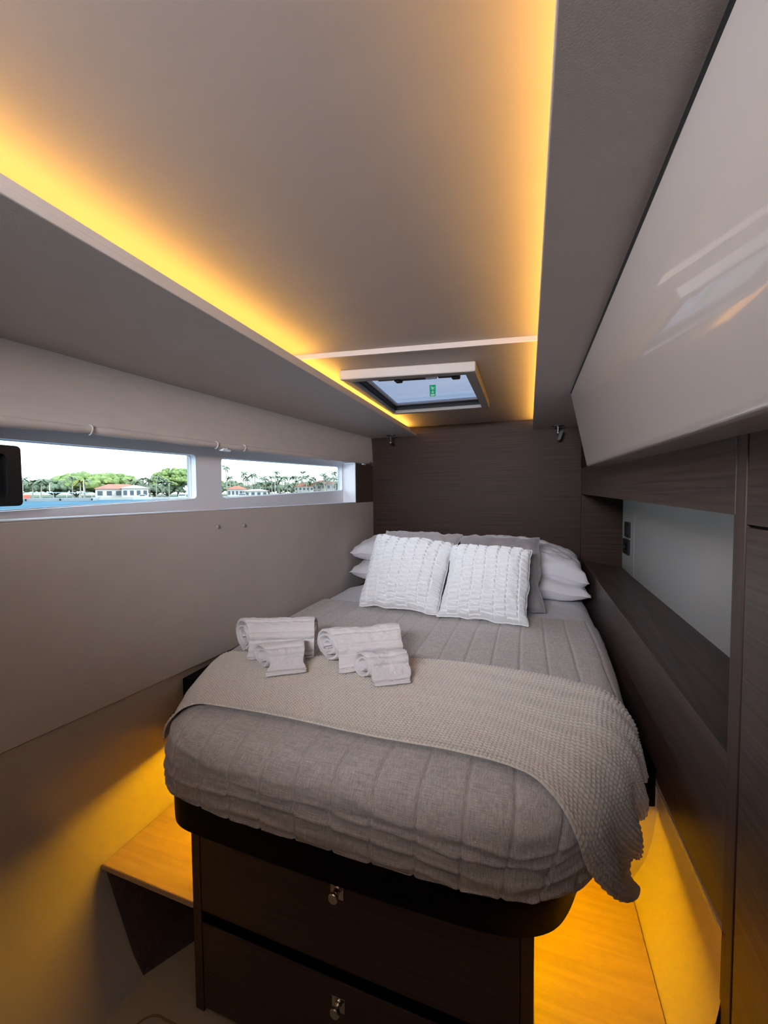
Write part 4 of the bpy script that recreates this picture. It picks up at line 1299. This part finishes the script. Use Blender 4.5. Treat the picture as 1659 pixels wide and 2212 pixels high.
def palm_mesh(h, seed):
    rr_ = random.Random(seed)
    tr = MB()
    lean = rr_.uniform(-0.08, 0.08) * h
    top = (lean, 0.3, h)
    tr.tube([(0, 0, -0.5), (lean * .25, .05, h * .4), (lean * .6, .15, h * .75), top], [0.28, 0.22, 0.18, 0.16], 6)
    cr_ = MB()
    for k in range(15):
        a = 2 * PI * k / 15 + rr_.uniform(-.2, .2)
        e0 = rr_.uniform(-0.1, 1.1)
        ln = rr_.uniform(2.4, 3.3)
        ca, sa = math.cos(a), math.sin(a)
        prev = None
        vs = []
        for j in range(6):
            t = j / 5
            d = ln * t
            zz = math.sin(e0) * d - 0.30 * d * d * 0.75
            w_ = 0.42 * math.sin(PI * min(0.95, t * 0.85 + 0.12))
            hx = d * math.cos(e0 * .6)
            c = (top[0] + ca * hx, top[1] + sa * hx, top[2] + zz)
            vs += [(c[0] - sa * w_, c[1] + ca * w_, c[2] - w_ * .7), c, (c[0] + sa * w_, c[1] - ca * w_, c[2] - w_ * .7)]
        fs = []
        for j in range(5):
            b = j * 3
            fs += [(b, b + 1, b + 4, b + 3), (b + 1, b + 2, b + 5, b + 4)]
        cr_.add(vs, fs)
    return tr, cr_


def palm(az, dist, h, label, group, leaf='palm_leaf', seed=0):
    x, y = pos(az, dist)
    t = thing('palm_tree', (x, y, SEA + 0.8), label, 'palm', group)
    tr, c_ = palm_mesh(h, seed)
    for m_, nm, mm in ((tr, 'trunk', 'trunk'), (c_, 'crown', leaf)):
        m_.v = [(p[0] + x, p[1] + y, p[2] + SEA + 0.8) for p in m_.v]
        m_.build(nm, mm, t)


palm(-56.3, 188, 6.0, 'yellowish palm left of the wide rounded tree', None, 'leaf_c', 1)
for k, (a, h_) in enumerate([(-61.2, 7.0), (-60.4, 6.2), (-59.7, 6.8), (-57.0, 7.6), (-55.9, 6.6), (-51.6, 7.0), (-50.9, 6.3), (-50.2, 7.6), (-49.5, 7.2), (-48.8, 8.4), (-48.2, 7.4), (-47.4, 6.2)]):
    palm(a, 196 + (k * 7) % 9, h_, 'palm in the left window, ' + ORD[k] + ' counting from the left', 'palms through the left window', seed=10 + k)
palm(-40.6, 190, 13.0, 'tall palm at the left edge of the second window', None, seed=31)
palm(-40.2, 193, 8.5, 'short palm at the left edge of the second window', None, seed=32)
kk = 0
for a in np.arange(-38.6, -25.0, 0.36):
    kk += 1
    h_ = 8.3 + 1.9 * math.sin(kk * 1.7) + 1.3 * math.sin(kk * 0.63)
    palm(float(a) + random.uniform(-.12, .12), 194 + (kk * 5) % 17, h_ * (1.0 - 0.0 * kk), 'palm in the right window row, ' + ORD[kk - 1] + ' counting from the left', 'palm row through the right window', seed=40 + kk)


def house(az, dist, w, d, h, rh, label, roof='roof_red', nwin=5):
    x, y = pos(az, dist)
    a = math.radians(-az)
    c, s_ = math.cos(a), math.sin(a)

    def tr(m_):
        m_.v = [(x + p[0] * c - p[1] * s_, y + p[0] * s_ + p[1] * c, SEA + 0.8 + p[2]) for p in m_.v]
        return m_
    t = thing('villa', (x, y, SEA + 0.8), label, 'house')
    tr(MB().box(-w / 2, w / 2, 0, d, 0, h)).build('walls', 'wall_white', t)
    tr(MB().add([(-w / 2 - .6, -.6, h), (w / 2 + .6, -.6, h), (w / 2 + .6, d + .6, h), (-w / 2 - .6, d + .6, h), (-w / 2 + d * .45, d / 2, h + rh), (w / 2 - d * .45, d / 2, h + rh)],
                [(3, 2, 1, 0), (0, 1, 5, 4), (1, 2, 5), (2, 3, 4, 5), (3, 0, 4)])).build('roof', roof, t)
    for k in range(nwin):
        wx = -w / 2 + w * (k + 0.5) / nwin
        for zz in ((h * .15, h * .42), (h * .6, h * .85)) if h > 4 else ((h * .25, h * .75),):
            tr(MB().box(wx - w / nwin * .27, wx + w / nwin * .27, -0.12, 0.1, zz[0], zz[1])).build('window', 'window_dark', t)


house(-52.7, 192, 15, 9, 3.4, 2.0, 'long villa with pinkish red roof below the wide tree')
house(-51.0, 188, 9, 8, 3.6, 1.2, 'white villa wing with upper balcony right of the red roof', 'wall_white', 4)
house(-39.4, 190, 8, 7, 3.2, 1.6, 'small villa with red roof at left of second window')
house(-37.0, 188, 10, 7, 2.4, 0.8, 'low white bungalow among the palms', 'wall_white', 4)
house(-30.6, 200, 9, 8, 4.6, 1.8, 'red roofed villa near the middle of the palm row')
house(-27.9, 205, 12, 8, 6.0, 1.8, 'tall pink villa at the right end of the palm row', 'roof_red', 5)

# boats
def boat(az, dist, ln, label, poles=(), canopy=False, red=False, rot=0.0, name='motor_boat'):
    x, y = pos(az, dist)
    a = math.radians(-az + rot)
    c, s_ = math.cos(a), math.sin(a)

    def tr(m_):
        m_.v = [(x + p[0] * c - p[1] * s_, y + p[0] * s_ + p[1] * c, SEA + p[2]) for p in m_.v]
        return m_
    t = thing(name, (x, y, SEA), label, 'boat')
    h = ln / 2
    w_ = ln * .12
    tr(MB().add([(-h * .96, -w_ * .7, -.2), (h * .8, -w_ * .7, -.2), (h * .94, 0, -.2), (h * .8, w_ * .7, -.2), (-h * .96, w_ * .7, -.2), (-h, -w_, .9), (h * .8, -w_, .95), (h * 1.05, 0, 1.2), (h * .8, w_, .95), (-h, w_, .9)],
                [(4, 3, 2, 1, 0), (5, 6, 7, 8, 9), (0, 1, 6, 5), (1, 2, 7, 6), (2, 3, 8, 7), (3, 4, 9, 8), (4, 0, 5, 9)])).build('hull', 'boat_white', t)
    if canopy:
        tr(MB().box(-h * .6, h * .85, -w_ * .9, w_ * .9, 2.35, 2.55)).build('canopy', mat('faded_canvas', (0.30, 0.38, 0.42), .8), t)
        for k in range(6):
            px_ = -h * .58 + k * h * .28
            tr(MB().tube([(px_, -w_ * .85, .9), (px_, -w_ * .85, 2.4)], 0.05, 6)).build('post', 'boat_white', t)
        for k in range(3):
            px_ = -h * .6 + k * h * .7
            tr(MB().box(px_, px_ + .35, -w_ * 1.03, -w_ * 1.0, 0.1, 0.7)).build('fender', 'gap', t)
    else:
        tr(MB().box(-h * .3, h * .35, -w_ * .6, w_ * .6, .9, 1.9)).build('cabin', 'boat_white', t)
        tr(MB().box(-h * .25, h * .30, -w_ * .62, -w_ * .58, 1.3, 1.75)).build('window', 'window_dark', t)
    for px_, ph in poles:
        tr(MB().tube([(px_, 0, .9), (px_, 0, ph)], 0.10, 6)).build('mast', 'boat_white', t)
    if red:
        tr(MB().box(-h * .62, -h * .5, -w_, -w_ * .5, .9, 1.8)).build('red_cover', 'boat_red', t)


boat(-58.6, 150, 21, 'long white ferry with grey canopy moored at left', ((-7.5, 5.6), (-1, 5.0), (6.8, 6.2)), canopy=True, red=True, name='ferry_boat')
boat(-50.3, 172, 6, 'small white motor boat by the seawall near the divider')
boat(-46.0, 170, 8, 'white motor cruiser moored by the window divider')
boat(-38.8, 170, 9, 'white yacht at the left end of the second window')
boat(-34.5, 172, 7, 'white motor boat near the middle of the second window', ((0, 7),))
boat(-28.5, 172, 8, 'white motor boat at the right end of the second window')

# repeats of one kind carry a shared group
GROUPS = {'sleeping_pillow': 'sleeping pillows stacked at the headboard', 'plush_cushion': 'grey plush cushions on the bed', 'ruched_cushion': 'white ruched cushions on the bed',
          'bath_towel': 'large rolled towels on the bed', 'hand_towel': 'small rolled towels on the bed', 'cove_light_strip': 'light strips in the ceiling coves',
          'underbed_light_strip': 'light strips under the bed', 'villa': 'villas on the far shore', 'motor_boat': 'boats moored along the far shore'}
for o in SC.objects:
    k = o.name.split('.')[0]
    if o.parent is None and k in GROUPS and not o.get('group'):
        o['group'] = GROUPS[k]
